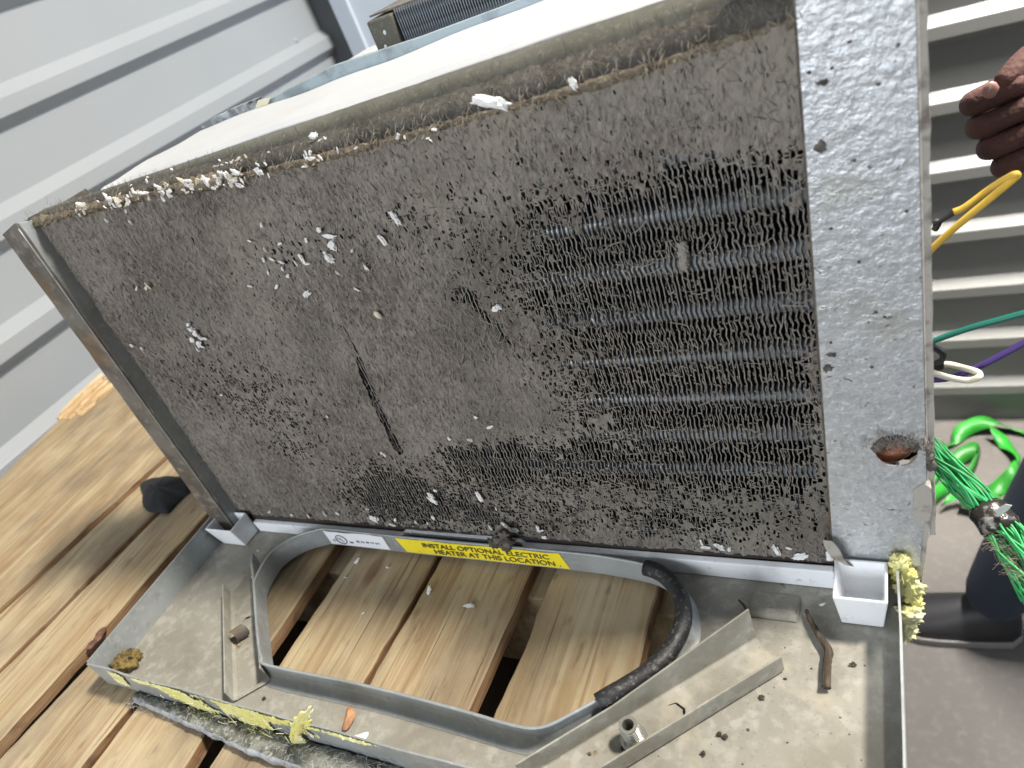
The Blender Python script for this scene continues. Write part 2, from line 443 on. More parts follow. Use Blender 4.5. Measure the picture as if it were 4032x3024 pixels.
def smooth_path(pts, n=8, closed=False):    # Catmull-Rom
    P = [Vector(p) for p in pts]
    m = len(P)
    out = []
    for i in range(m if closed else m - 1):
        p1, p2 = P[i], P[(i + 1) % m]
        p0 = P[(i - 1) % m] if (closed or i > 0) else p1 * 2 - p2
        p3 = P[(i + 2) % m] if (closed or i < m - 2) else p2 * 2 - p1
        for k in range(n):
            t = k / n
            out.append(.5 * ((2 * p1) + (p2 - p0) * t + (2 * p0 - 5 * p1 + 4 * p2 - p3) * t * t + (3 * p1 - p0 - 3 * p2 + p3) * t ** 3))
    if not closed:
        out.append(P[-1])
    return out


def vnoise(x, y, seed=0):
    """smooth value noise on numpy arrays"""
    r = np.random.default_rng(seed).random((256, 256))
    xi, yi = np.floor(x).astype(int), np.floor(y).astype(int)
    fx, fy = x - xi, y - yi
    fx, fy = fx * fx * (3 - 2 * fx), fy * fy * (3 - 2 * fy)
    g = lambda a, b: r[a % 256, b % 256]
    return (g(xi, yi) * (1 - fx) + g(xi + 1, yi) * fx) * (1 - fy) + (g(xi, yi + 1) * (1 - fx) + g(xi + 1, yi + 1) * fx) * fy


def fbm(x, y, seed=0, o=4):
    t = 0; a = .5; s = 0
    for i in range(o):
        t = t + a * vnoise(x * 2 ** i, y * 2 ** i, seed + i); s += a; a *= .5
    return t / s


# ------------------------------------------------------------------ setting: floor, walls
FZ = -1.0
WX, WY = -1.15, 1.52
b = MB(); b.box(-6, 6, -5, 8, FZ - .1, FZ)
structure(b.build("floor", M['floor']))

RIB = [.390 - .136 * k for k in range(-14, 11)]


def ribbed_wall(name, label, is_left, m):
    if is_left:
        t = thing(name, (WX, 0, FZ), label, 'wall')
        b = MB(); b.box(WX - .02, WX, -3.5, WY - .03, FZ, 2.4)
        a0, a1 = -3.5, WY - .031
        pos = lambda s, d, z: (WX + d, s, z)
        off = 0
    else:
        t = thing(name, (0, WY, FZ), label, 'wall')
        b = MB(); b.box(-.42, 4.2, WY, WY + .02, FZ, 2.4)
        a0, a1 = -.42, 4.2
        pos = lambda s, d, z: (s, WY - d, z)
        off = -.034
    b.build("flat_panel", m, t)
    for z in RIB:
        z = z + off
        if z - .056 < FZ:
            continue
        r = MB()
        prof = [(-.001, z), (.018, z - .018), (.018, z - .041), (-.001, z - .056)]
        vs = [pos(a0, d, q) for d, q in prof] + [pos(a1, d, q) for d, q in prof]
        r.add(vs, [(0, 1, 5, 4), (1, 2, 6, 5), (2, 3, 7, 6), (0, 4, 7, 3), (0, 3, 2, 1), (4, 5, 6, 7)])
        r.build("rib", m, t, bevel=.0012)
    return t


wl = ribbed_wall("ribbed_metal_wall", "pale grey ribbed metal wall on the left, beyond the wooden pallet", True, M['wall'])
b = MB()
p = [-1.15,1.3798,0.2577]
b.blob(p, (.004, .005, .005), .1)
b.build("wall_screw", M['zinc'], wl)
wr = ribbed_wall("ribbed_metal_wall", "shaded ribbed metal wall behind the galvanised plate and loose wires", False, M['wall_back'])

t = thing("corner_column", (-.85, 1.48, FZ), "bluish white painted steel column in the corner where the ribbed walls meet", 'column')
b = MB(); b.box(-1.085, -.425, 1.46, 1.515, FZ, 2.4); b.build("face_plate", M['white_steel'], t, bevel=.004)
b = MB(); b.box(-1.143, -1.088, 1.478, 1.49, FZ, 2.4); b.build("gap_shade_strip", M['dark_gap'], t)  # dark strip stands in for the shade in the corner gap
b = MB(); b.box(-1.041, -1.033, 1.452, 1.4595, FZ, 2.4); b.build("seam_bead", M['white_steel'], t, bevel=.002)

# ------------------------------------------------------------------ pallet
BZ = -.006          # top of the deck boards
BT = .011
PAL = thing("wooden_pallet", (-.6, .2, -.11), "pale wooden pallet of wide deck boards under the sheet metal pan", 'pallet')
# each board: left x at y0, left x at y1, right x at y0, right x at y1
Y0, Y1 = -.16, .58
boards = [(-.935, -1.075, -.797, -.722), (-.787, -.712, -.706, -.652), (-.705, -.630, -.622, -.578), (-.617, -.528, -.513, -.490),
          (-.508, -.475, -.4215, -.412), (-.4165, -.405, -.4165, -.400), (-.4075, -.378, -.332, -.300), (-.321, -.300, -.245, -.222), (-.2235, -.2075, -.1405, -.1395)]
boards[5] = None


def board(lx0, lx1, rx0, rx1, y0=Y0, y1=Y1, zt=BZ, rag=0, seed=0):
    n = 90
    b = MB()
    vs = []
    for i in range(n + 1):
        y = lerp(y0, y1, i / n)
        tt_ = (y - Y0) / (Y1 - Y0)
        l, r = lerp(lx0, lx1, tt_), lerp(rx0, rx1, tt_)
        l += .0024 * mnoise.noise(Vector((y * 22, seed * 3.3, 0))) +   .0011 * mnoise.noise(Vector((y * 170, seed, 1)))
        r += .0024 * mnoise.noise(Vector((y * 22, seed * 5.7, 4))) +   .0011 * mnoise.noise(Vector((y * 170, seed, 7)))
        z = zt + .0008 * mnoise.noise(Vector((y * 5, seed, 3)))
        e = .0012
        vs += [(l, y, z - BT), (l, y, z - e), (l + e, y, z), (lerp(l, r, .5), y, z + .0004), (r - e, y, z), (r, y, z - e), (r, y, z - BT)]
    fs, ms = [], []
    for i in range(n):
        for k in range(7):
            k2 = (k + 1) % 7
            ms.append(1 if k in (0, 5, 6) else 0)
            fs.append((i * 7 + k, i * 7 + k2, (i + 1) * 7 + k2, (i + 1) * 7 + k))
    fs += [tuple(range(7)), tuple(n * 7 + 6 - k for k in range(7))]
    b.add(vs, fs)
    b.m = ms + [1, 1]
    return b


for i, q in enumerate(boards):
    if q is None:
        continue
    bo = board(*q, seed=i + 1, zt=BZ - (.0 if i != 1 else .0012)).build("deck_board", [M['wood'], M['wood_side']], PAL)
    if i == 2:
        k = MB(); kp = [[-0.5981,0.1478],[-0.5991,0.1416],[-0.6002,0.1523]]
        for j, (x, y) in enumerate(kp):
            k.blob((x, y, BZ - .0005), (.0045, .005, .0013), .2, seed=j)
        k.build("dark_knot", M['knot'], bo, smooth=True)
    if i == 0:
        s = MB()
        for j in range(26):
            x = lerp(-1.068, -1.005, random.random()); y = .425 + random.random() * .05
            L = .03 + random.random() * .045
            w = .004 + random.random() * .010
            z = BZ + .0012 + random.random() * .003
            s.hexa([(x, y, z - .004), (x + w, y, z - .004), (x + w * .9, y + L * .5, z - .003), (x, y + L * .6, z - .003), (x, y, z), (x + w, y, z), (x + w * .6, y + L, z + random.uniform(-.002, .006)), (x + w * .3, y + L, z + random.uniform(-.002, .006))])
        s.build("splintered_end", M['splinter'], bo)
for y in (-.05, .245, .52):
    b = MB(); b.box(-.93, -.125, y, y + .035, -.105, BZ - BT - .0004)
    b.build("stringer", M['wood'], PAL, bevel=.001)
b = MB()
for x0, x1 in ((-.92, -.82), (-.70, -.60), (-.48, -.38), (-.26, -.16)):
    pass
for k in range(4):
    x0 = -.93 + k * .235
    bb = MB(); bb.box(x0, x0 + .09, Y0, Y1, -.117, -.1055)
    bb.build("bottom_board", M['wood'], PAL, bevel=.001)
# wooden stand that carries the pallet
t = thing("work_stand", (-.5, .2, FZ), "dark wooden stand seen through the gaps under the pallet", 'stand')
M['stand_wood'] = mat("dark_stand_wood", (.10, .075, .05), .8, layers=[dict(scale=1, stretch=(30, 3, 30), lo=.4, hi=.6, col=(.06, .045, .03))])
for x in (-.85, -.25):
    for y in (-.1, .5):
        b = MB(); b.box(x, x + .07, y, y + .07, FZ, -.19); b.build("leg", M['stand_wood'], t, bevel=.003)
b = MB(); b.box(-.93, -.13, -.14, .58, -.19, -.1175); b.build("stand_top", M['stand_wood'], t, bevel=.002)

# ------------------------------------------------------------------ base pan
PX0, PX1, PY0, PY1 = -.5375, -.0065, .1155, .50
PAN = thing("base_pan", (-.27, .2, 0), "dusty sheet metal base pan with a large rimmed opening, lying on the pallet", 'metal pan')
HOLE = [(-.297, .1478), (-.23, .1463), (-.19, .1445), (-.174, .1470), (-.160, .1575), (-.138, .1775), (-.1215, .1960), (-.1145, .2170), (-.1160, .2310), (-.1235, .2450), (-.1385, .2550), (-.165, .2588),
        (-.203, .2602), (-.34, .2606), (-.405, .2618), (-.4205, .2590), (-.437, .2505), (-.4475, .2370), (-.4485, .2250), (-.4445, .2080), (-.436, .1975), (-.406, .1665), (-.389, .1510), (-.376, .1467)]
hp = [tuple(p)[:2] for p in smooth_path([(x, y, 0) for x, y in HOLE], 4, True)]
bm = bmesh.new()
outer = [(PX0, PY0), (-.4, PY0), (-.25, PY0), (PX1, PY0), (PX1, .25), (PX1, PY1), (PX0, PY1), (PX0, .25)]
ed = []
for loop in (outer, hp):
    vs = [bm.verts.new((x, y, 0)) for x, y in loop]
    ed += [bm.edges.new((vs[i], vs[(i + 1) % len(vs)])) for i in range(len(vs))]
bmesh.ops.triangle_fill(bm, use_beauty=True, use_dissolve=False, edges=ed)
for f_ in bm.faces:
    if f_.normal.z < 0:
        f_.normal_flip()
bmesh.ops.translate(bm, verts=bm.verts, vec=-Vector(PAN.location))
me = bpy.data.meshes.new("pan_floor"); bm.to_mesh(me); bm.free()
me.materials.append(M['pan'])
o = bpy.data.objects.new("pan_floor", me); COL.objects.link(o); o.parent = PAN
md = o.modifiers.new("thickness", 'SOLIDIFY'); md.thickness = .0012; md.offset = -1


def wob(a, b_, n, amp, seed):
    return [(lerp(a[0], b_[0], i / n) + amp * mnoise.noise(Vector((i * .6, seed, 0))) * (1 if abs(a[1] - b_[1]) > abs(a[0] - b_[0]) else 0),
             lerp(a[1], b_[1], i / n) + amp * mnoise.noise(Vector((i * .6, seed, 5))) * (1 if abs(a[1] - b_[1]) <= abs(a[0] - b_[0]) else 0)) for i in range(n + 1)]


b = MB(); b.wall(wob((PX0, PY1), (PX0, PY0 + .001), 14, .001, 1), -.001, .025, .0011); b.build("side_flange", M['zinc'], PAN)
b = MB(); b.wall(wob((PX1, PY1), (PX1, PY0 + .001), 14, .0025, 2), -.001, .031, .0011); b.build("side_flange", M['zinc'], PAN)
b = MB(); b.wall(wob((PX0 + .0006, PY0), (PX1 - .0006, PY0), 20, .0012, 3), -.001, .0245, .0011); fr = b.build("front_flange", M['zinc'], PAN)
b = MB(); x, y, z = [-0.5028,0.115,0.0197]; b.blob((x, PY0 - .0012, z), (.0026, .0015, .0026), .1); b.build("flange_screw", M['nickel'], fr)
# rim round the opening
b = MB(); b.wall(hp, -.0012, .0165, .0011, closed=True); rim = b.build("opening_rim", M['zinc'], PAN, smooth=False)
b = MB(); b.tube([(x, y, .0167) for x, y in hp], .0011, 6, closed=True); b.build("rolled_edge", M['zinc'], PAN, smooth=True)
b = MB(); vs = []
n = len(hp)
for i in range(n):
    a_, c_ = Vector(hp[(i - 1) % n]), Vector(hp[(i + 1) % n])
    d = (c_ - a_).normalized(); o_ = Vector((d.y, -d.x))
    for off, z in ((.0006, .0100), (.0016, .0048), (.0040, .0014), (.0072, .0003)):
        q = Vector(hp[i]) + o_ * off
        vs.append((q.x, q.y, z))
b.add(vs, [(i * 4 + k, i * 4 + k + 1, ((i + 1) % n) * 4 + k + 1, ((i + 1) % n) * 4 + k) for i in range(n) for k in range(3)])
b.build("rim_fillet", M['zinc'], PAN, smooth=True)
# black foam edging on the right part of the rim
seg = [p for p in hp if p[0] > -.1535 and p[1] < .2572]
seg = sorted(seg, key=lambda p: math.atan2(p[1] - .205, p[0] + .17))
b = MB(); b.tube([(x, y, .0140 + .0003 * math.sin(i * 1.3)) for i, (x, y) in enumerate(seg)], [.0050 + .0004 * mnoise.noise(Vector((i * .7, 3, 0))) for i in range(len(seg))], 14)
b.build("foam_edging", M['rubber'], PAN, smooth=True)


# labels on the far side of the rim, facing the camera
def label_quad(name, x0, x1, y0, y1, z0, z1, m, skew=0.0, ragged=0):
    b = MB()
    n = 14
    top = [(lerp(x0, x1, i / n), lerp(y0, y1, i / n), z1 - ragged * random.random()) for i in range(n + 1)]
    bot = [(lerp(x0 + skew, x1 + skew, i / n), lerp(y0, y1, i / n), z0) for i in range(n + 1)]
    b.add(top + bot, [(i, i + 1, n + 2 + i, n + 1 + i) for i in range(n)])
    return b.build(name, m, PAN, solid=.0002)


def rim_y(x):
    best = None
    for i in range(len(hp)):
        a, c = hp[i], hp[(i + 1) % len(hp)]
        if a[1] > .25 and c[1] > .25 and min(a[0], c[0]) <= x <= max(a[0], c[0]) and a[0] != c[0]:
            best = lerp(a[1], c[1], (x - a[0]) / (c[0] - a[0]))
    return (best or .2606) - .0009


lw = label_quad("white_label", -.4125, -.352, rim_y(-.4125) - .0004, rim_y(-.352), .0003, .0166, M['label_white'], .0, .0012)
ly = label_quad("yellow_label", -.3395, -.2035, rim_y(-.3395), rim_y(-.2035), .0003, .0164, M['label_yellow'], .0035, .0012)


def lettering(txt, x, z, size, y, m, parent, sx=1.0, rot=0, name="lettering"):
    cu = bpy.data.curves.new("lettering_curve", 'FONT')
    cu.body = txt
    cu.size = size
    cu.align_x = 'LEFT'
    cu.extrude = .00005
    cu.offset = .00007
    tmp = bpy.data.objects.new("tmp", cu)
    COL.objects.link(tmp)
    bpy.context.view_layer.update()
    me = bpy.data.meshes.new_from_object(tmp.evaluated_get(bpy.context.evaluated_depsgraph_get()))
    bpy.data.objects.remove(tmp)
    base = root_loc(parent)
    c, s_ = math.cos(rot), math.sin(rot)
    for v in me.vertices:
        px, pz = v.co.x * sx, v.co.y
        v.co = Vector((x + px * c - pz * s_, y + v.co.z, z + px * s_ + pz * c)) - base
    me.materials.clear(); me.materials.append(m)
    o = bpy.data.objects.new(name, me)
    COL.objects.link(o)
    o.parent = parent
    return o


yl = rim_y(-.27) - .0006
lettering("INSTALL OPTIONAL ELECTRIC", -.3165, .0089, .0068, yl, M['ink'], ly, 1.13)
lettering("HEATER AT THIS LOCATION .", -.3085, .0024, .0068, yl, M['ink'], ly, 1.13)
yw = rim_y(-.39) - .0010
lettering("c", -.4075, .0042, .006, yw, M['ink_blue'], lw)
lettering("U", -.4012, .0066, .0046, yw, M['ink_blue'], lw)
lettering("L", -.3982, .0045, .0046, yw, M['ink_blue'], lw)
lettering("us", -.3905, .0040, .0042, yw, M['ink_blue'], lw)
lettering("M A1 M 19 6/1", -.3825, .0056, .0034, yw, M['ink_blue'], lw, 1.15)
b = MB()
b.tube([(-.3980 + .0052 * math.cos(a), yw, .0072 + .0050 * math.sin(a)) for a in np.linspace(0, 2 * math.pi, 28, endpoint=False)], .00042, 6, closed=True)
b.build("round_mark", M['ink_blue'], lw)


# folded channels
def channel(a, c, wdir, width, h1, h2, z=.0015, name="channel_bracket", h1b=None):
    a, c = Vector(a), Vector(c)
    d = (c - a).normalized()
    w = Vector(wdir).normalized() * width
    b = MB()
    n = 10
    p1 = [tuple(lerp(a, c, i / n)) for i in range(n + 1)]
    p2 = [tuple(lerp(a, c, i / n) + w) for i in range(n + 1)]
    b.wall(p1, z, z + h1, .0011, zt=[z + lerp(h1, h1b or h1, max(0, (i / n - .4) / .6)) for i in range(n + 1)])
    b.wall(p2, z, z + h2, .0011)
    # base plate with small bend fillets
    vs = []
    for i in range(n + 1):
        q = lerp(a, c, i / n)
        prof = [(0.00, .0028), (.0009, .0008), (.003, 0)]
        pts = [(q + w.normalized() * s_, z + h_) for s_, h_ in prof] + [(q + w - w.normalized() * s_, z + h_) for s_, h_ in reversed(prof)]
        vs += [(p_.x, p_.y, h_) for p_, h_ in pts]
    m = 6
    b.add(vs, [(i * m + k, i * m + k + 1, (i + 1) * m + k + 1, (i + 1) * m + k) for i in range(n) for k in range(m - 1)])
    return b


bR = channel((-.1820, .1255), (-.0772, .2262), (.66, -.66), .0228, .0150, .0125, h1b=.0265).build("channel_bracket", M['pan'], PAN, bevel=.0003)
bL = channel((-.4795, .2025), (-.4040, .1245), (.66, .66), .0275, .0115, .0150).build("channel_bracket", M['pan'], PAN, bevel=.0003)
b = MB(); b.wall([(-.4745, .2345), (-.4600, .2205), (-.4440, .2045)], .0015, .0165, .0011, zt=[.012, .0165, .0155]); b.build("upright_tab", M['zinc'], PAN)
# standoff bolt on the right channel
sx_, sy_ = -.1295, .1578
b = MB(); b.tube([(sx_, sy_, .0018), (sx_, sy_, .0035)], .0075, 16)
b.tube([(sx_, sy_, .0035), (sx_, sy_, .0165)], .0048, 18, cap=False)
b.tube([(sx_, sy_, .0060), (sx_, sy_, .0164)], .0031, 18, cap=False)
b.tube([(sx_, sy_, .0060), (sx_, sy_, .0061)], .0032, 18, mi=1)  # black disc stands in for the shade inside the bore
vs = []
n = 18
for r_, z_ in ((.0048, .0165), (.0031, .0165)):
    vs += [(sx_ + r_ * math.cos(2 * math.pi * k / n), sy_ + r_ * math.sin(2 * math.pi * k / n), z_ + .00005) for k in range(n)]
b.add(vs, [(k, (k + 1) % n, n + (k + 1) % n, n + k) for k in range(n)])
so = b.build("standoff_post", [M['nickel'], M['black']], PAN, bevel=.0003)
b = MB()
for k in range(5):
    b.tube([(sx_ + .0049 * math.cos(a), sy_ + .0049 * math.sin(a), .006 + k * .0018 + .0018 * a / 6.283) for a in np.linspace(0, 6.283, 16)], .0004, 5)
b.build("screw_thread", M['nickel'], so)
# lanced tabs in the channels
b = MB()
c0 = Vector((-.4335, .1725, .002))
pts = [c0 + Vector((-.0015, -.004, 0)) + Vector((math.cos(a) * .0048, .0010 * math.sin(a), .0055 + math.sin(a) * .0048)) for a in np.linspace(-2.6, 1.7, 12)]
b.strip(pts, .010, (.5, .6, 0)); b.build("curled_tab", M['dirty_steel'], PAN, solid=.0009)
b = MB()
hx = [[-0.1159,0.1791],[-0.1125,0.1811],[-0.1076,0.1786],[-0.1067,0.175]]
b.strip([(x, y, .0020) for x, y in hx], .0012, (.7, .2, 0)); b.build("lanced_slot", M['black'], PAN)
b = MB()
hx = [[-0.4447,0.1807],[-0.4445,0.1836],[-0.4408,0.1857]]
b.strip([(x, y, .0024) for x, y in hx], .0014, (.2, .7, 0)); b.build("lanced_slot", M['black'], PAN)
# pressed step near the coil on the right
b = MB()
b.hexa([(-.084, .2385, .0002), (-.0555, .2385, .0002), (-.0555, .258, .0002), (-.084, .258, .0002), (-.0825, .2420, .0042), (-.058, .2420, .0042), (-.0575, .2445, .0040), (-.083, .2445, .0040)])
b.build("pressed_step", M['pan'], PAN, bevel=.0025)

# ------------------------------------------------------------------ drain tray
TR = thing("drain_tray", (-.28, .27, 0), "white plastic drain tray with square end cups along the foot of the coil", 'plastic tray')
b = MB()
xs = [-.500, -.40, -.3385, -.3345, -.236, -.2325, -.15, -.0385]
zt_ = [.0125, .0125, .0125, .0150, .0150, .0125, .0140, .0165]
yy = [.2665, .2665, .2665, .2685, .2685, .2665, .2660, .2650]
P_ = [(x, y) for x, y in zip(xs, yy)]
zb = [.0005, .0005, .0012, .0105, .0105, .0012, .0005, .0005]
vs = []
for i in range(len(xs)):
    x, y = P_[i]
    vs += [(x, y - .0012, zb[i]), (x, y - .0018, zt_[i]), (x, y + .0026, zt_[i] + .0003), (x, y + .0026, zb[i])]
fs = []
for i in range(len(xs) - 1):
    for k in range(4):
        fs.append((i * 4 + k, (i + 1) * 4 + k, (i + 1) * 4 + (k + 1) % 4, i * 4 + (k + 1) % 4))
fs += [(0, 1, 2, 3), (31, 30, 29, 28)]
b.add(vs, fs); b.build("front_wall", M['tray'], TR, bevel=.0007)
b = MB(); b.box(-.515, -.038, .2694, .345, .0008, .0045); b.build("tray_floor", M['tray_in'], TR)


def cup(x0, x1, y0, y1, dz, ztop, slope=.0045):
    b = MB(); t = .0016
    o_ = [(x0, y0, ztop), (x1, y0, ztop), (x1, y1, ztop + .0), (x0, y1, ztop)]
    ob = [(x0 + .0022, y0 + slope, .0006), (x1 - .003, y0 + slope, .0006), (x1 - .0015, y1, .0006), (x0 + .0015, y1, .0006)]
    it = [(x0 + t, y0 + t, ztop), (x1 - t, y0 + t, ztop), (x1 - t, y1 - t, ztop), (x0 + t, y1 - t, ztop)]
    ib = [(x0 + t + .0022, y0 + t + slope, .003), (x1 - t - .003, y0 + t + slope, .003), (x1 - t - .0015, y1 - t, .003), (x0 + t + .0015, y1 - t, .003)]
    vs = o_ + ob + it + ib
    fs = []
    for k in range(4):
        k2 = (k + 1) % 4
        fs += [(k, k2, 4 + k2, 4 + k), (k, 8 + k, 8 + k2, k2), (8 + k, 12 + k, 12 + k2, 8 + k2)]
    fs += [(4, 5, 6, 7), (12, 15, 14, 13)]
    b.add(vs, fs)
    return b


cup(-.0372, -.0118, .2382, .2640, 0, .0285).build("end_cup", M['tray'], TR, bevel=.0008)
cup(-.5335, -.5005, .2445, .2660, 0, .0240, .004).build("end_cup", M['tray'], TR, bevel=.0008)

# ------------------------------------------------------------------ evaporator coil (leans back a little)
A0, LEAN, Z0 = .2705, .058, .013


def cw(u, v, w): return (u, A0 + LEAN * v - w, Z0 + v + LEAN * w)


EV = thing("evaporator_coil", cw(-.27, 0, 0), "tall finned coil choked with grey lint, standing upright in the white tray", 'coil')
EB = Vector(EV.location)
UL, UR, VB, VT = -.5150, -.0275, .0040, .2835
PER = 6


def VTF(u): return float(np.interp(u, (-.52, -.40, -.30, -.243, -.111, -.037), (.2832, .2825, .2790, .2780, .2797, .2832)))
PITCH = .00245
# fins: five wavy shapes shared between all of them
finm = []
for k in range(5):
    b = MB(); n = 76
    vs = []
    for i in range(n + 1):
        v = lerp(VB, VT - .0075, i / n)
        x = .00042 * math.sin(2 * math.pi * v / .0078) + .00035 * mnoise.noise(Vector((v * 60, k * 3.1, 0))) + .0005 * mnoise.noise(Vector((v * 14, k * 5.1, 2)))
        w = -.0004 + .0004 * mnoise.noise(Vector((v * 90, k, 9)))
        for dx, dw in ((-.00006, -.036), (-.00027, 0), (.00027, 0), (.00006, -.036)):
            q = cw(x + dx, v, w + dw)
            vs.append((q[0], q[1] - EB.y, q[2] - EB.z))
    for i in range(n):
        for j in range(3):
            b.add([vs[i * 4 + j], vs[i * 4 + j + 1], vs[i * 4 + 4 + j + 1], vs[i * 4 + 4 + j]], [(0, 1, 2, 3)], 0 if j == 1 else 1)
    finm.append(b.mesh("fin", [M['fin'], M['fin_side']]))
nf = int((UR - UL) / PITCH)
for k in range(nf + 1):
    o = bpy.data.objects.new("fin", finm[random.randrange(5)])
    COL.objects.link(o)
    o.parent = EV
    o.location = (UL + k * PITCH + .0004 + random.uniform(-.00016, .00016) - EB.x, random.uniform(-.0002, .0003), 0)
# tubes with bright collars
TV = [.2415 + .0253 - .0253 * k for k in range(11)]
for v in TV:
    if v < .008 or v > .279: continue
    b = MB(); b.tube([cw(u, v, -.0080) for u in (UL, UR)], .0047, 14)
    b.build("coil_tube", M['collar_alu'], EV, smooth=True)
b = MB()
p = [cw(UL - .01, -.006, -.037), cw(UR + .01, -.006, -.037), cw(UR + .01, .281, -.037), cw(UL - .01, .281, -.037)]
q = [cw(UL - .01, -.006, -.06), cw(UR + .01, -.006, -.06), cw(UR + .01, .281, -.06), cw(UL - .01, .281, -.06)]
b.hexa(p + q); b.build("deep_shade_block", M['black'], EV)  # black block added for deep shade behind the fins, stops light from the rear
# dark strip painted for the shaded gap below the fins
b = MB(); n = 60
vs = []
for i in range(n + 1):
    u = lerp(UL, UR + .004, i / n)
    for v, w in ((-.006, -.004), (-.001, .0008), (.0045, .0012 + .001 * mnoise.noise(Vector((u * 200, 0, 0))))):
        vs.append(cw(u, v + .0009 * mnoise.noise(Vector((u * 170, v * 100, 2))), w))
b.add(vs, [(i * 3 + k, i * 3 + k + 1, i * 3 + 4 + k, i * 3 + 3 + k) for i in range(n) for k in range(2)])
b.build("foot_gap_shade", M['fibre_dark'], EV, solid=.0008)

# lint mat with the openings between the fins really open
du, dv = PITCH / PER, .00085
NU, NV = int((UR - UL) / du), int((VT - VB) / dv)
uu = UL + np.arange(NU + 1) * du
vv = VB + np.arange(NV + 1) * dv
U, V = np.meshgrid(uu, vv)            # [NV+1, NU+1]
BL = [[-0.0771,0.1714,0.0522,0.0592,1.05],[-0.1147,0.1189,0.0596,0.0525,0.95],[-0.0591,0.2102,0.0302,0.0215,0.75],[-0.157,0.1902,0.029,0.0241,0.5],[-0.1303,0.2213,0.0321,0.016,0.42],[-0.1446,0.0693,0.0774,0.0224,0.75],[-0.2508,0.0659,0.0515,0.0212,0.85],[-0.3284,0.0409,0.0458,0.0244,1.0],[-0.3188,0.2316,0.0369,0.0112,0.3],[-0.4363,0.1409,0.0684,0.0343,0.26],[-0.4112,0.1148,0.0542,0.0312,0.3],[-0.073,0.0814,0.0292,0.0301,0.55],[-0.1261,0.0256,0.0659,0.0163,0.5],[-0.0559,0.0909,0.013,0.0455,0.55],[-0.2058,0.1928,0.0062,0.0049,1.2],[-0.2217,0.0784,0.0448,0.0158,0.6],[-0.1996,0.2346,0.0401,0.0145,0.22],[-0.3996,0.0817,0.0235,0.0093,0.35],[-0.4512,0.2306,0.0522,0.0414,0.1],[-0.2113,0.2465,0.0731,0.019,0.1],[-0.1356,0.2029,0.0872,0.0641,0.26],[-0.0789,0.2302,0.0497,0.0164,0.34],[-0.3855,0.1584,0.1226,0.0942,0.1],[-0.1672,0.038,0.1133,0.0208,0.28],[-0.2781,0.2388,0.0364,0.0104,0.25],[-0.3147,0.0255,0.0608,0.025,0.75],[-0.2394,0.02,0.0426,0.0139,0.5],[-0.07,0.1344,0.033,0.1053,0.22]]
NG = [[-0.2477,0.147,0.0528,0.0421,0.75],[-0.2391,0.1118,0.0356,0.0166,0.55],[-0.044,0.2555,0.0401,0.0131,0.6],[-0.1555,0.0485,0.0399,0.0086,0.2],[-0.3384,0.2478,0.0818,0.0405,0.1],[-0.2866,0.0605,0.0193,0.0269,0.5]]
O = np.zeros_like(U)
for a, c, ra, rc, am in BL:
    O += am * np.exp(-((U - a) / ra) ** 2 - ((V - c) / rc) ** 2)
O = np.minimum(O, 1.15)
for a, c, ra, rc, am in NG:
    O -= am * np.exp(-((U - a) / ra) ** 2 - ((V - c) / rc) ** 2)
O *= .60 + .80 * fbm(U * 75 + 3, V * 75, 21)
O += .30 * (fbm(U * 130, V * 130, 5) - .5) + .25 * (vnoise(U * 330, V * 260, 6) - .5)
SL = [[-0.3,0.1551],[-0.3009,0.1336],[-0.3021,0.109],[-0.3032,0.0818]]
CR = [[-0.2049,0.195],[-0.2023,0.1868],[-0.198,0.1792],[-0.1949,0.1745]]
CR2 = [[-0.1942,0.1738],[-0.1916,0.1653],[-0.1878,0.1597]]
CR3 = [[-0.2971,0.1804],[-0.2988,0.1654],[-0.2998,0.1541]]


def dist_path(pts):
    D = np.full(U.shape, 9.)
    for (a, c), (e, g) in zip(pts[:-1], pts[1:]):
        ab = np.array([e - a, g - c]); L2 = ab @ ab
        t_ = np.clip(((U - a) * ab[0] + (V - c) * ab[1]) / L2, 0, 1)
        D = np.minimum(D, np.hypot(U - a - t_ * ab[0], V - c - t_ * ab[1]))
    return D


jit = 1 + .5 * (vnoise(U * 400, V * 400, 3) - .5)
force = (dist_path(SL) < .0029 * jit) | (dist_path(CR) < .0020 * jit) | (dist_path(CR2) < .0010 * jit)
groove = np.exp(-(dist_path(CR3) / .003) ** 2) + .8 * np.exp(-(dist_path(CR2) / .003) ** 2) + .8 * np.exp(-(dist_path(CR) / .004) ** 2)
# openings: per gap between two fins, cells of random length
openf = np.zeros((NV, NU), bool)
cellv = vv[:-1] + dv / 2
for g_ in range(NU // PER):
    i0 = g_ * PER
    j = 0
    while j < NV:
        L_ = int(rng.integers(2, 6)) if O[j, min(NU, i0 + 3)] < .75 else int(rng.integers(4, 9))
        thr = rng.random()
        jm = min(NV - 1, j + L_ // 2)
        o_ = O[jm, min(NU, i0 + 3)]
        if thr < o_ * 1.12 - .04:
            strand = 1 if rng.random() > (o_ - .5) * 1.1 else 0
            end = min(NV, j + L_ - strand)
            if o_ < .25:
                end = min(end, j + 2 + int(rng.integers(0, 3)))
                a_ = i0 + 1 + int(rng.integers(0, 3)); e_ = a_ + 2
            elif o_ < .6:
                a_ = i0 + 1 + int(rng.integers(0, 2)); e_ = i0 + PER - int(rng.integers(0, 2))
            else:
                a_ = i0 + (1 if rng.random() < .5 else 0); e_ = i0 + PER - (1 if rng.random() < .25 else 0)
            openf[j:end, a_:e_] = True
            if end - j > 2 and rng.random() < .6:      # round the ends of the slot
                openf[j, a_] = False; openf[end - 1, e_ - 1] = False
        j += L_
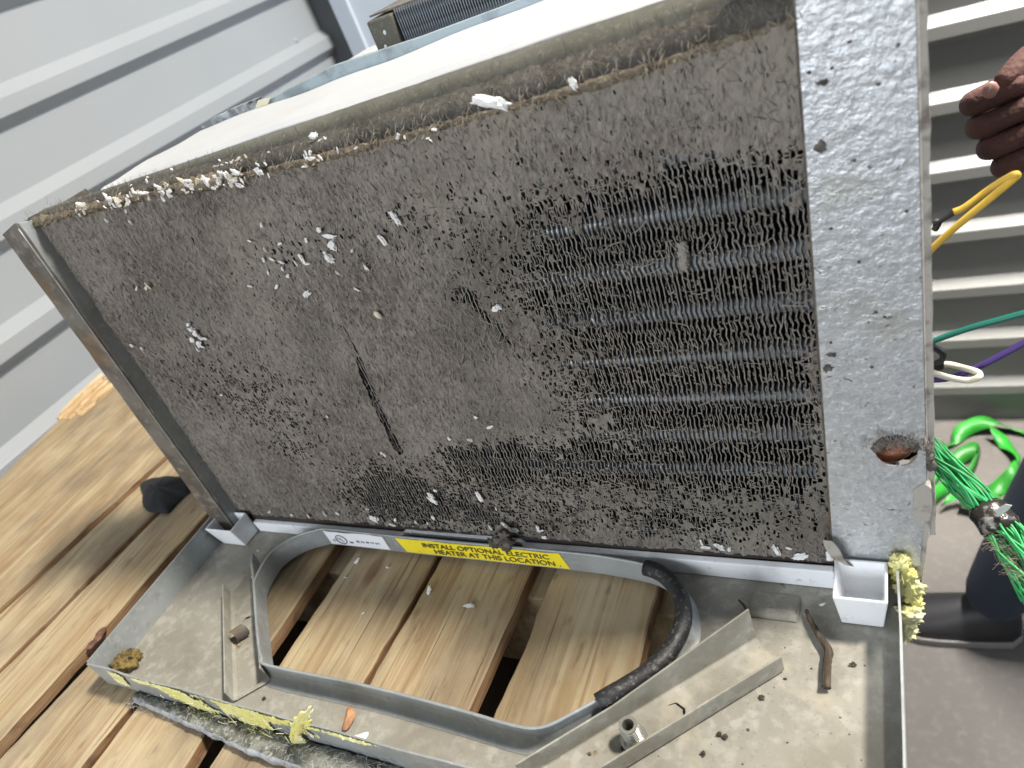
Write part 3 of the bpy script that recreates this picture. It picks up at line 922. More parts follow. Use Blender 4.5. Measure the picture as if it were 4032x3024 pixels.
pit = (rng.random((NV, NU)) < .0055 + .032 * np.clip(vnoise(U[:-1, :-1] * 70, V[:-1, :-1] * 70, 99) - .62, 0, 1))
openf |= pit
openf[:-1] |= pit[1:]
fc = (force[:-1, :-1] | force[1:, 1:])
openf |= fc
frac = (O[:-1, :-1] > .95) & (rng.random((NV, NU)) < .10)
openf |= frac
openf[:, -6:] = False
fc = (force[:-1, :-1] | force[1:, 1:])
openf |= fc
frac = (O[:-1, :-1] > .95) & (rng.random((NV, NU)) < .12)
openf |= frac
# displaced grid
Wd = .0012 + .0020 * (fbm(U * 140, V * 100, 31) - .35) + .0014 * (fbm(U * 40, V * 40, 41) - .5) + .0009 * (vnoise(U * 620, V * 420, 8) - .5) - .0028 * groove
Wd -= .0012 * np.clip(O, 0, 1)
ju = .00016 * (rng.random(U.shape) - .5) * 2 + .0004 * np.sin(2 * np.pi * V / .0078)
jv = .00028 * (rng.random(U.shape) - .5) * 2
Uf, Vf = U + ju, V * np.interp(U, (-.52, -.40, -.30, -.243, -.111, -.037), (.2832, .2825, .2790, .2780, .2797, .2832)) / VT + jv
X_ = Uf - EB.x
Y_ = A0 + LEAN * Vf - Wd - EB.y
Z_ = Z0 + Vf + LEAN * Wd - EB.z
co = np.stack([X_, Y_, Z_], -1).reshape(-1, 3)
idx = np.arange((NV + 1) * (NU + 1)).reshape(NV + 1, NU + 1)
quads = np.stack([idx[:-1, :-1], idx[:-1, 1:], idx[1:, 1:], idx[1:, :-1]], -1)[~openf]
used = np.unique(quads)
remap = np.full(co.shape[0], -1); remap[used] = np.arange(used.size)
quads = remap[quads]; co = co[used]
me = bpy.data.meshes.new("lint_mat")
me.vertices.add(len(co)); me.vertices.foreach_set("co", co.astype(np.float32).ravel())
me.loops.add(quads.size); me.loops.foreach_set("vertex_index", quads.astype(np.int32).ravel())
me.polygons.add(len(quads)); me.polygons.foreach_set("loop_start", np.arange(0, quads.size, 4, dtype=np.int32))
me.update(calc_edges=True)
me.polygons.foreach_set("use_smooth", [True] * len(quads))
me.materials.append(M['lint'])
o = bpy.data.objects.new("lint_mat", me); COL.objects.link(o); o.parent = EV
o['kind'] = 'stuff'


b = MB()
for k, (u, v) in enumerate([[-0.0848,0.2026],[-0.0851,0.1999],[-0.0852,0.1972],[-0.086,0.1943]]):
    b.blob(cw(u, v, .002), (.0021, .0012, .0030), .9, 3.2, k + 70, 22, 14)
b.build('lint_tuft', M['fibre'], EV, smooth=True)


def fibres(name, n, pick, m, parent, lmin=.003, lmax=.009, wid=.00022, lift=.0016, vert=.75):
    vs, fs = [], []
    base = root_loc(parent)
    for k in range(n):
        u, v, w = pick()
        L_ = random.uniform(lmin, lmax)
        a = random.gauss(math.pi / 2, .55) if random.random() < vert else random.uniform(0, math.pi)
        bend = random.uniform(-.9, .9)
        wd = wid * random.uniform(.6, 1.4)
        i0 = len(vs)
        cu, cv = u, v
        for s in range(4):
            aa = a + bend * (s / 3 - .5)
            px, pv = -math.sin(aa) * wd / 2, math.cos(aa) * wd / 2
            ww = w + lift * math.sin(s / 3 * math.pi) * random.uniform(.4, 1.2) + .0003
            for sg in (-1, 1):
                q = cw(cu + sg * px, cv + sg * pv, ww)
                vs.append((q[0] - base.x, q[1] - base.y, q[2] - base.z))
            cu += math.cos(aa) * L_ / 3; cv += math.sin(aa) * L_ / 3
        fs += [(i0 + 2 * s, i0 + 2 * s + 1, i0 + 2 * s + 3, i0 + 2 * s + 2) for s in range(3)]
    me = bpy.data.meshes.new(name); me.from_pydata(vs, [], fs); me.materials.append(m)
    o = bpy.data.objects.new(name, me); COL.objects.link(o); o.parent = parent
    o['kind'] = 'stuff'
    return o


def Oat(u, v):
    i = min(NU, max(0, int((u - UL) / du))); j = min(NV, max(0, int((v - VB) / dv)))
    return O[j, i], Wd[j, i]


def pick_mat():
    while True:
        u, v = random.uniform(UL, UR - .004), random.uniform(VB, VT - .006)
        o_, w = Oat(u, v)
        if random.random() > o_ * .9:
            return u, v, w


fibres("lint_fibre", 6500, pick_mat, M['fibre'], EV)
fibres("bridging_lint", 450, lambda: (lambda u, v: (u, v, .0006))(random.uniform(-.26, UR - .004), random.uniform(.02, .24)), M['fibre'], EV, .003, .012, .0003, .0008, .15)
fibres("dark_lint_fibre", 2600, pick_mat, M['fibre_dark'], EV, .002, .005, .00022, .0006)


# sloping top plate: fuzzy front band, then the dusty rear band
def zb_(x): return .2968 + .0305 * (x + .48)


def top_profile(u):
    zb = zb_(u)
    y0, z0 = cw(0, VTF(u), 0)[1:]
    fz = lerp(z0, zb, .52) + .0012
    return [(y0 - .0004, z0 - .001), (y0 + .004, lerp(z0, fz, .5) + .0010), (.2975, fz), (.3050, lerp(fz, zb, .5) + .0012), (.3130, zb), (.3160, zb - .0030), (.3160, zb - .03)]


XT0, XT1 = -.5300, .0065
for nm, rng_, mm in (("fuzzy_front_band", (0, 1, 2), 'lint_band'), ("top_plate", (2, 3, 4, 5, 6), 'olive')):
    b = MB(); n = 120; vs = []
    for i in range(n + 1):
        u = lerp(XT0, XT1, i / n)
        pr = top_profile(u)
        for k in rng_:
            a_ = .0011 if mm == 'lint_band' else .0003
            y, z = pr[k]
            vs.append((u, y, z + a_ * mnoise.noise(Vector((u * 180, k * 3.3, 1))) + (.0002 if mm == 'lint_band' else 0)))
    m_ = len(rng_)
    b.add(vs, [(i * m_ + k, i * m_ + k + 1, (i + 1) * m_ + k + 1, (i + 1) * m_ + k) for i in range(n) for k in range(m_ - 1)])
    b.build(nm, M[mm], EV, smooth=True, solid=.0008)


def pick_band():
    u = random.uniform(XT0 + .02, XT1 - .04)
    pr = top_profile(u); t_ = random.random() ** .8 * 1.15
    y, z = lerp(pr[0][0], pr[2][0], t_), lerp(pr[0][1], pr[2][1], t_) + .0012
    v = z - Z0; w = A0 + LEAN * v - y
    return u, v, w


fibres("band_fibre", 1500, pick_band, M['fibre_band'], EV, .002, .006, .0002, .0005, .8)
# line of tan dust along the top of the fins
b = MB(); n = 300; vs = []
for i in range(n + 1):
    u = lerp(UL - .004, UR, i / n)
    am = .55 + .9 * mnoise.noise(Vector((u * 22, 0, 4))) + .5 * mnoise.noise(Vector((u * 120, 1, 4)))
    am = max(.08, am) * (.5 if u > -.33 else 1.5)
    for k in range(7):
        a = k / 6
        v = VTF(u) - .0015 - (a - .5) * .0085 * (am * .6 + .30) + .0011 * mnoise.noise(Vector((u * 300, k * 1.7, 0)))
        w = .0012 + .0036 * am * math.sin(a * math.pi) + .0010 * mnoise.noise(Vector((u * 350, k * 2.1, 7)))
        vs.append(cw(u, v, w))
b.add(vs, [(i * 7 + k, i * 7 + k + 1, (i + 1) * 7 + k + 1, (i + 1) * 7 + k) for i in range(n) for k in range(6)])
o = b.build("dust_line", M['tan'], EV, smooth=True)
M['tan_fibre'] = mat("tan_fibre", (.27, .225, .165), .95)
fibres("dust_line_fibre", 450, lambda: (lambda u: (u, VTF(u) - .001 + random.gauss(0, .003), .0035))(random.uniform(UL, UR)), M['tan_fibre'], EV, .002, .008, .00028, .002, .5)

# left end plate: folded channel
b = MB(); n = 40; vs = []
prof = [(-.5150, -.004), (-.5152, .0120), (-.5162, .0136), (-.5375, .0138), (-.5382, .0120), (-.5390, -.06)]
for i in range(n + 1):
    v = lerp(-.0060, .2870, i / n)
    for k, (u, w) in enumerate(prof):
        dv_ = 0
        if i == 0 and k in (3, 4): dv_ = -.004
        if i == n: dv_ = (-.004, -.001, 0, -.005, -.007, -.002)[k]
        vs.append(cw(u + .0004 * mnoise.noise(Vector((v * 60, k, 0))), v + dv_, w + .0004 * mnoise.noise(Vector((v * 45, k, 3)))))
m_ = len(prof)
b.add(vs, [(i * m_ + k, i * m_ + k + 1, (i + 1) * m_ + k + 1, (i + 1) * m_ + k) for i in range(n) for k in range(m_ - 1)], 0)
for i in range(n):
    b.m[i * (m_ - 1)] = 1
b.build("left_end_plate", [M['dirty_steel'], M['zinc']], EV, solid=.0010, bevel=.0006, label="grimy folded end plate at the left")
# bright worn crest
b = MB(); b.tube([cw(-.5158 + .0003 * mnoise.noise(Vector((i * .8, 0, 0))), lerp(-.005, .283, i / 30), .0140) for i in range(31)], .00045, 6)
b.build("worn_crest", M['zinc'], EV, smooth=True)

# right end plate: pitted galvanised face with a round hole
UA, UB, VA, VZ = -.0372, .0062, .0085, .3400
HC, HR = (-.0056, .0880), .0088
WG = .0045
bm = bmesh.new()
nu_, nv_ = 10, 60
loop = []
for i in range(nv_ + 1): loop.append((UA + .0075 * i / nv_ * (.93), lerp(VA, VZ, i / nv_)))
loop = [(lerp(UA - .0008, -.0272, i / nv_), lerp(VA, VZ, i / nv_)) for i in range(nv_, -1, -1)] + [(lerp(-.0285, .0000, i / 6), VA + (0.0 if i < 4 else .0015)) for i in range(0, 7)] + [(.0030, VA + .003)] + [(lerp(.0030, .0064, min(1, i / 10)), lerp(VA + .008, VZ, i / nv_)) for i in range(0, nv_ + 1)]
hole = [(HC[0] + HR * math.cos(a), HC[1] + HR * 1.02 * math.sin(a)) for a in np.linspace(0, 2 * math.pi, 40, endpoint=False)]
ed = []
for lp in (loop, hole):
    vs = []
    for u, v in lp:
        q = cw(u, v, WG)
        vs.append(bm.verts.new((q[0] - EB.x, q[1] - EB.y, q[2] - EB.z)))
    ed += [bm.edges.new((vs[i], vs[(i + 1) % len(vs)])) for i in range(len(vs))]
bmesh.ops.triangle_fill(bm, use_beauty=True, use_dissolve=False, edges=ed)
me = bpy.data.meshes.new("right_end_plate"); bm.to_mesh(me); bm.free(); me.materials.append(M['galv'])
o = bpy.data.objects.new("right_end_plate", me); COL.objects.link(o); o.parent = EV
o['label'] = "pitted galvanised end plate with a round hole"
md = o.modifiers.new("thickness", 'SOLIDIFY'); md.thickness = .0010; md.offset = 0
RP = o
# return bend on its left side and lip on its right
b = MB(); n = 50; vs = []
for i in range(n + 1):
    v = lerp(VA + .003, VZ, i / n); ue = lerp(UA - .0008, -.0272, (v - VA) / (VZ - VA))
    for du_, w in ((.0006, WG + .0001), (-.0006, WG - .0008), (-.0011, WG - .003), (-.0012, -.02)):
        vs.append(cw(ue + du_ + .0003 * mnoise.noise(Vector((v * 60, w * 100, 0))), v, w))
b.add(vs, [(i * 4 + k, i * 4 + k + 1, i * 4 + 5 + k, i * 4 + 4 + k) for i in range(n) for k in range(3)])
b.build("return_bend", M['dirty_steel'], EV, solid=.0006, smooth=True)
b = MB(); n = 60; vs = []
for i in range(n + 1):
    v = lerp(.030, VZ, i / n)
    j_ = .0007 * mnoise.noise(Vector((v * 70, 0, 0))) + .0004 * mnoise.noise(Vector((v * 260, 0, 2)))
    for u, w in ((.0066, .0030), (.0074, .0010), (.0098 + j_, .0006), (.0100 + j_, -.012)):
        vs.append(cw(u, v, w))
b.add(vs, [(i * 4 + k, i * 4 + k + 1, i * 4 + 5 + k, i * 4 + 4 + k) for i in range(n) for k in range(3)])
b.build("side_lip", M['scrap'], EV, solid=.0006)
# torn flange sticking out below on the right
b = MB()
tf = [[0.0009,0.268,0.0787],[0.0055,0.268,0.0833],[0.0084,0.268,0.0801],[0.0087,0.268,0.0695],[0.0047,0.268,0.0239],[0.0008,0.268,-0.0151],[-0.0003,0.268,0.0104]]
vs = [tuple(p) for p in tf] + [(p[0] - .001, p[1] + .02, p[2] + .001) for p in tf]
n = len(tf)
b.add(vs, [tuple(range(n))] + [(i, (i + 1) % n, n + (i + 1) % n, n + i) for i in range(n)])
b.build("torn_flange", M['scrap'], EV)
# dark lower return of the galvanised plate
b = MB()
for pts in ([[-0.0354,0.2725,0.0158],[-0.0094,0.2725,0.0157],[-0.0097,0.2725,0.007],[-0.0375,0.2725,0.0054]],):
    b.add([tuple(p) for p in pts] + [(p[0], p[1] + .012, p[2]) for p in pts], [(0, 1, 2, 3), (0, 1, 5, 4), (1, 2, 6, 5), (2, 3, 7, 6), (3, 0, 4, 7)])
b.build("bottom_return", M['dirty_steel'], EV)
# copper bend seen through the hole, lint round the hole
b = MB()
cp = [cw(-.0120 + .0105 * math.cos(a), .0845 + .0105 * math.sin(a), -.010) for a in np.linspace(-2.2, 2.4, 16)]
b.tube(cp, .0052, 12); b.build("copper_bend", M['copper'], EV, smooth=True)
b = MB(); b.add([cw(-.030, .06, -.022), cw(.006, .06, -.022), cw(.006, .12, -.022), cw(-.03, .12, -.022)], [(0, 1, 2, 3)]); b.build("hole_shade_plate", M['black'], EV, solid=.001)  # black sheet added for the shade behind the hole
b = MB()
for k in range(11):
    a = lerp(.35, 2.9, k / 10)
    c_ = cw(HC[0] + (HR * .93) * math.cos(a), HC[1] + HR * .93 * math.sin(a), WG + .0005)
    b.blob(c_, (.0026, .0016, .0022), .6, 2.5, k, 12, 8)
for k in range(4):
    b.blob(cw(HC[0] + .011 + k * .001, HC[1] + .006 - k * .005, WG - .001), (.0022, .002, .003), .7, 2.5, k + 20, 12, 8)
b.build("lint_clump", M['clump'], EV, smooth=True)
fibres("hole_fibre", 160, lambda: (HC[0] + random.gauss(.002, .008), HC[1] + abs(random.gauss(.006, .003)), WG + .001), M['fibre'], EV, .002, .006, .0002, .002, .3)
# dark dirt specks stuck to the plate
b = MB()
sp = [[-0.0226,0.2607],[-0.0253,0.2379],[-0.0134,0.2722],[-0.0146,0.2305],[-0.0193,0.265],[0.0012,0.2675],[-0.0053,0.2561],[0.0019,0.2075],[-0.0268,0.2652],[-0.0245,0.2045],[-0.0288,0.1443],[-0.031,0.1369],[-0.0105,0.1646],[-0.0152,0.1885],[-0.0286,0.1508],[-0.0133,0.1368],[-0.0072,0.1619]]
for k, (u, v) in enumerate(sp):
    big = k in (0, 1, 10, 11)
    b = MB(); b.blob(cw(u, v, WG + .0006), ((.0022 if big else .0007), .0005, (.0010 if big else .0006) * (2 if k in (1, 11) else 1)), .9, 3, k + 3, 12, 7)
    b.build("dirt_speck", M['clump'], EV)
b = MB()
pts = [[-0.0395,0.2635,0.0428],[-0.0376,0.2635,0.0395],[-0.0351,0.2635,0.0325],[-0.0318,0.2635,0.0276],[-0.0293,0.2635,0.0243]]
pts = smooth_path(pts, 4)
b.strip([(p[0], p[1] - .003 * math.sin(i / len(pts) * 3), p[2]) for i, p in enumerate(pts)], .0085, [(.8, -.5, .55 + .2 * math.sin(i)) for i in range(len(pts))], wf=lambda t_: .75 + .4 * math.sin(t_ * 5))
tag(b.build("torn_tape", M['scrap'], origin=pts[8], solid=.0004), "curled scrap of dirty beige tape at the bottom corner of the galvanised plate", 'tape scrap')

# ------------------------------------------------------------------ foam partition, steel strip, rear coil
FO = thing("foam_partition", (-.25, .38, .2), "white foam slab lying behind the top of the lint covered coil", 'foam slab')
b = MB()
nx, ny = 120, 20
vs = []
for i in range(nx + 1):
    x = lerp(-.4640, .012, i / nx)
    yf = .3145 if x > -.455 else lerp(.3145, .303, min(1, (-.455 - x) / .009))
    ybk = .4105
    z1 = zb_(x) + .0022
    for k in range(ny + 1):
        y = lerp(yf, ybk, k / ny)
        z = z1 + .0014 * mnoise.noise(Vector((x * 18, y * 30, 0))) + .0016 * max(0, mnoise.noise(Vector((x * 9 + y * 22, y * 9, 5))))  - (.0022 if k == 0 else 0)
        vs.append((x, y, z))
nt_ = len(vs)
vs += [(v[0], v[1], v[2] - .016) for v in vs]
w_ = ny + 1
fs = [(i * w_ + k, i * w_ + k + 1, (i + 1) * w_ + k + 1, (i + 1) * w_ + k) for i in range(nx) for k in range(ny)]
fs += [tuple(nt_ + q for q in reversed(f_)) for f_ in fs]
for i in range(nx):
    for k in (0, ny):
        a_, c_ = i * w_ + k, (i + 1) * w_ + k
        fs.append((a_, c_, nt_ + c_, nt_ + a_))
for k in range(ny):
    for i in (0, nx):
        a_, c_ = i * w_ + k, i * w_ + k + 1
        fs.append((a_, c_, nt_ + c_, nt_ + a_))
b.add(vs, fs); b.build("foam_slab", M['foam'], FO, smooth=False, bevel=.0008)
b = MB(); b.box(-.46, .01, .318, .405, .05, .27); b.build("foam_body", M['foam'], FO)
b = MB()
lipq = [[-0.4166,0.52,0.2912],[-0.4049,0.52,0.2964],[-0.3795,0.52,0.2976],[-0.3552,0.52,0.2965],[-0.3143,0.52,0.2861],[-0.3254,0.52,0.2631]]
vs = [tuple(p) for p in lipq] + [(p[0], p[1] + .05, p[2]) for p in lipq]
n = len(lipq)
b.add(vs, [tuple(range(n)), tuple(range(2 * n - 1, n - 1, -1))] + [(i, (i + 1) % n, n + (i + 1) % n, n + i) for i in range(n)])
b.build("rear_foam_lip", M['foam'], FO, bevel=.002)

CS = thing("steel_divider", (-.25, .46, .2), "blue grey steel divider edge between the white foam slab and the rear coil", 'steel strip')
st = [[-0.4035,0.412,0.3028,-0.4084,0.412,0.2998],[-0.3247,0.412,0.3116,-0.3279,0.412,0.3065],[-0.2543,0.412,0.3114,-0.257,0.412,0.306],[-0.1978,0.412,0.3128,-0.2,0.412,0.3074],[-0.1587,0.412,0.3145,-0.1606,0.412,0.3086]]
b = MB()
vs = []
for q in st:
    t_, d_ = Vector(q[:3]), Vector(q[3:])
    d_ = d_ - Vector((0, 0, .012))
    vs += [d_, t_, t_ + Vector((0, .004, .0004)), d_ + Vector((0, .004, 0))]
b.add(vs, [(i * 4 + k, i * 4 + (k + 1) % 4, i * 4 + 4 + (k + 1) % 4, i * 4 + 4 + k) for i in range(len(st) - 1) for k in range(4)])
b.build("steel_edge", M['blue_steel'], CS, bevel=.0006)
b = MB()
tn = [[-0.4619,0.4085,0.3019],[-0.4483,0.4085,0.3043],[-0.4271,0.4085,0.3063],[-0.4102,0.4085,0.3071],[-0.396,0.4085,0.3079],[-0.4022,0.4085,0.2998],[-0.4165,0.4085,0.2992],[-0.433,0.4085,0.299],[-0.4492,0.4085,0.2982],[-0.4585,0.4085,0.299]]
vs = [(p[0], p[1] + .001 * mnoise.noise(Vector((i * 1.7, 0, 0))), p[2]) for i, p in enumerate(tn)] + [(p[0], p[1] + .006, p[2]) for p in tn]
n = len(tn)
b.add(vs, [tuple(range(n)), tuple(range(2 * n - 1, n - 1, -1))] + [(i, (i + 1) % n, n + (i + 1) % n, n + i) for i in range(n)])
b.build("torn_end", M['torn_grey'], CS)
b = MB()
bxq = [[-0.1018,0.345,0.3056],[-0.0758,0.345,0.305],[-0.0769,0.345,0.2996],[-0.1023,0.345,0.301]]
b.hexa([tuple(p) for p in bxq] + [(p[0], p[1] + .03, p[2]) for p in bxq]); b.build("steel_cap", M['blue_steel'], CS, bevel=.0012, label="dark blue steel cap at the right end")
# tape
TA = [([[-0.395,0.4075,0.3068],[-0.3832,0.4075,0.3062],[-0.39,0.4075,0.3011],[-0.398,0.4075,0.2979],[-0.4079,0.4075,0.298],[-0.401,0.4075,0.3026]], "short strip of cream masking tape across the torn left end of the steel edge"),
      ([[-0.1594,0.402,0.3133],[-0.1498,0.402,0.3106],[-0.1566,0.402,0.3035],[-0.1661,0.402,0.3001],[-0.1782,0.402,0.2972],[-0.1836,0.402,0.2959],[-0.1719,0.402,0.3017],[-0.1653,0.402,0.3072]], "long curling strip of cream masking tape lying on the white foam slab")]
for q, lab in TA:
    b = MB(); n = len(q)
    vs = [tuple(p) for p in q]
    if n == 6:
        fs = [(0, 1, 2, 5), (5, 2, 3, 4)]
    else:
        fs = [(0, 1, 2, 7), (7, 2, 3, 6), (6, 3, 4, 5)]
    b.add(vs, fs)
    tag(b.build("masking_tape", M['tape'], origin=q[2], solid=.0003), lab, 'tape strip', 'strips of masking tape')

RC = thing("condenser_coil", (-.15, .49, .1), "clean dark finned coil standing behind the white foam slab", 'coil')
cy = .485
cl, cr, cz0, cz1 = -.3115, .004, .06, .3245
b = MB(); b.box(cl, cr, cy + .008, cy + .05, cz0, cz1 - .001); b.build("rear_shade_core", M['black'], RC)  # black block stands in for the shade between the rear fins
rf = MB(); rf.box(-.00028, .00028, cy, cy + .012, cz0, cz1)
rfm = rf.mesh("fin", M['fin_side'])
M['rear_fin'] = mat("rear_fin", (.26, .28, .31), .4, metal=.4, layers=[dict(scale=300, detail=4, lo=.5, hi=.62, col=(.45, .50, .55), fac=.8)])
rfm.materials.clear(); rfm.materials.append(M['rear_fin'])
for k in range(int((cr - cl) / .0021)):
    o = bpy.data.objects.new("fin", rfm); COL.objects.link(o); o.parent = RC
    o.location = (cl + .001 + k * .0021 - RC.location.x, -RC.location.y, -RC.location.z)
for k in range(8):
    v = cz1 - .0075 - k * .0125
    b = MB(); b.tube([(cl, cy + .0055, v), (cr, cy + .0055, v)], .0030, 10); b.build("coil_tube", M['collar_alu'], RC, smooth=True)
b = MB(); b.box(cl - .023, cl - .0008, cy - .004, cy + .05, cz0, cz1 - .0015); ep = b.build("end_plate", M['olive'], RC, bevel=.0015)
b = MB()
for px, pz in ((-.0105, -.0115), (-.0145, -.0205)):
    b.blob((cl + px, cy - .0044, cz1 + pz), (.0012, .0006, .0016), .2)
b.build("rivet", M['label_white'], ep)
b = MB(); b.box(cl - .022, cr, cy + .002, cy + .052, cz1, cz1 + .0012); b.build("top_strip", M['dirty_steel'], RC)

# ------------------------------------------------------------------ torn insulation on the front flange
IN = thing("torn_insulation", (-.35, .108, 0), "strip of grey glass wool peeling off the front edge of the pan", 'insulation')
b = MB(); n = 90; m_ = 7; vs = []
ft = [[-0.489,0.11],[-0.4626,0.1108],[-0.3999,0.1035],[-0.3615,0.1003],[-0.2917,0.1031],[-0.2632,0.104]]
fb = [[-0.4925,0.1074],[-0.4648,0.1059],[-0.4044,0.1013],[-0.3665,0.0991],[-0.3048,0.1024],[-0.2711,0.1037]]
for i in range(n + 1):
    t_ = i / n
    x = lerp(-.496, -.255, t_)
    fy = lerp(.1085, .0985, min(1, t_ * 1.8)) + .0012 * mnoise.noise(Vector((x * 90, 0, 0)))
    prof = [(PY0 - .0008, .0005), (PY0 - .0030, .0030), (lerp(PY0, fy, .55), .0036), (fy + .001, .0026), (fy - .0008, .0005), (fy, -.0046), (PY0 - .001, -.0050)]
    for k, (y, z) in enumerate(prof):
        q = Vector((x * 130, y * 130, k * 1.1))
        vs.append((x, y + .0012 * mnoise.noise(q) * (0 if k == 6 else 1), z + .0020 * mnoise.noise(q * 1.7 + Vector((3, 3, 3))) * (1 if k < 5 else 0)))
b.add(vs, [(i * m_ + k, i * m_ + k + 1, (i + 1) * m_ + k + 1, (i + 1) * m_ + k) for i in range(n) for k in range(m_ - 1)] + [tuple(range(m_)), tuple(n * m_ + k for k in reversed(range(m_)))])
for j in range(len(b.f) - 2):
    if j % (m_ - 1) in (3, 4): b.m[j] = 1
b.build("grey_wool_strip", [M['grey_wool'], M['wool_face']], IN, smooth=True)


def tuft_sheet(x0, x1, z_hi, z_lo, over, seed, fold=0.0, parent=IN, name="yellow_tuft"):
    """ragged sheet of yellow wool clinging to the flange; 'over' = how far it folds over the top edge"""
    b = MB(); n = max(6, int((x1 - x0) / .0016)); m = 10; vs = []
    for i in range(n + 1):
        x = lerp(x0, x1, i / n)
        edge = min(1, i / 3, (n - i) / 3)
        rag = .55 + .8 * mnoise.noise(Vector((x * 170, seed, 0))) + .4 * mnoise.noise(Vector((x * 500, seed, 5)))
        for k in range(m):
            a = k / (m - 1)
            if a < .35:        # behind the top edge
                s = (.35 - a) / .35
                y = PY0 + .0015 + s * over * (.4 + rag * .6)
                z = .0255 - s * s * .012 * (1 if fold == 0 else -fold)
            else:
                s = (a - .35) / .65
                y = PY0 - .0015 - .0030 * s
                z = lerp(.0258, lerp(z_hi, z_lo, max(0, rag)), s)
            nz = Vector((x * 260, a * 9, seed))
            vs.append((x + .0015 * mnoise.noise(nz), y - .0014 * abs(mnoise.noise(nz * 1.3)) * edge, z + .0010 * mnoise.noise(nz * 2)))
    b.add(vs, [(i * m + k, i * m + k + 1, (i + 1) * m + k + 1, (i + 1) * m + k) for i in range(n) for k in range(m - 1)])
    return b.build(name, M['yellow_wool'], parent, smooth=True, solid=.0012)


# film of yellow wool left on the face of the flange, in ragged patches
PT = [(-.505, .016, .010, .012, 1.2), (-.478, .022, .013, .004, .8), (-.470, .006, .012, .004, .5), (-.437, .016, .022, .010, 1.1), (-.418, .006, .016, .007, .8), (-.452, .023, .02, .003, .7),
      (-.383, .014, .014, .012, 1.25), (-.366, .012, .012, .013, 1.2), (-.343, .020, .018, .006, .9), (-.318, .013, .010, .007, .7), (-.300, .0235, .030, .0024, .8), (-.275, .0235, .02, .0020, .7), (-.40, .024, .015, .003, .6)]
nx_, nz_ = 460, 46
gx, gz = np.meshgrid(np.linspace(-.518, -.252, nx_ + 1), np.linspace(-.001, .0256, nz_ + 1))
D_ = np.zeros_like(gx)
for a, c, ra, rc, am in PT:
    D_ += am * np.exp(-((gx - a) / ra) ** 2 - ((gz - c) / rc) ** 2)
D_ = D_ * .82 * (.45 + 1.1 * fbm(gx * 160 + 9, gz * 110 + 4, 77)) + .35 * (vnoise(gx * 700, gz * 250, 12) - .5)
th = np.clip(D_ - .38, 0, 1)
gy = PY0 - .0010 - .0026 * th * fbm(gx * 260, gz * 200, 5) - .0008 * vnoise(gx * 900, gz * 700, 6)
keep = (D_[:-1, :-1] > .50)
idx = np.arange((nz_ + 1) * (nx_ + 1)).reshape(nz_ + 1, nx_ + 1)
qd = np.stack([idx[:-1, :-1], idx[:-1, 1:], idx[1:, 1:], idx[1:, :-1]], -1)[keep]
jx = gx + .0003 * (rng.random(gx.shape) - .5); jz = gz + .0003 * (rng.random(gx.shape) - .5)
b = MB(); b.v = [tuple(p) for p in np.stack([jx, gy, jz], -1).reshape(-1, 3)]; b.f = [tuple(int(k) for k in q) for q in qd]; b.m = [0] * len(b.f)
o = b.build("yellow_wool_film", M['yellow_wool'], IN, smooth=True); o['kind'] = 'stuff'
# the big flap standing up over the edge
fb_, ft_ = [-0.3389,0.113,-0.0109], [-0.2939,0.116,0.0504]
b = MB(); n, m_ = 34, 22; vs = []; kp = []
for i in range(n + 1):
    s_ = i / n
    for k in range(m_ + 1):
        t_ = 2 * k / m_ - 1
        hw = lerp(.0098, .0075, s_)
        nz = Vector((s_ * 6, t_ * 2, 3))
        x = lerp(fb_[0], ft_[0], s_ ** 1.4) + t_ * hw + .0012 * mnoise.noise(nz)
        z = lerp(fb_[2], ft_[2], s_) + .0012 * mnoise.noise(nz * 1.7)
        y = PY0 - .0034 - .0016 * math.cos(t_ * 2.4 + s_ * 2) - .0010 * mnoise.noise(nz * 2.2) + max(0, s_ - .72) * .012
        vs.append((x, y, z))
        kp.append(abs(t_) < .88 + .75 * mnoise.noise(Vector((s_ * 5 + (9 if t_ > 0 else 0), 1.5, 0))) + .3 * mnoise.noise(Vector((s_ * 17, t_ * 8, 4))) and s_ < .98 + .25 * mnoise.noise(Vector((t_ * 3.3, 8, 0))))
w_ = m_ + 1
b.add(vs, [q for q in ((i * w_ + k, i * w_ + k + 1, (i + 1) * w_ + k + 1, (i + 1) * w_ + k) for i in range(n) for k in range(m_)) if all(kp[a] for a in q)])
b.build("yellow_wool_flap", M['yellow_wool'], IN, smooth=True, solid=.0008)


def wool_fibres(n, fn, name, m, parent):
    vs, fs = [], []
    base = root_loc(parent)
    for k in range(n):
        p, d, L_ = fn()
        p, d = Vector(p), Vector(d).normalized()
        side = d.cross(Vector((0, -.6, 1))).normalized() * random.uniform(.00005, .00012)
        i0 = len(vs)
        bend = Vector((random.gauss(0, .4), random.gauss(0, .4), random.gauss(0, .4)))
        for s in range(4):
            q = p + d * L_ * s / 3 + bend * L_ * .5 * (s / 3) ** 2 - base
            vs += [q - side, q + side]
        fs += [(i0 + 2 * s, i0 + 2 * s + 1, i0 + 2 * s + 3, i0 + 2 * s + 2) for s in range(3)]
    me = bpy.data.meshes.new(name); me.from_pydata([tuple(v) for v in vs], [], fs); me.materials.append(m)
    o = bpy.data.objects.new(name, me); COL.objects.link(o); o.parent = parent; o['kind'] = 'stuff'
    return o


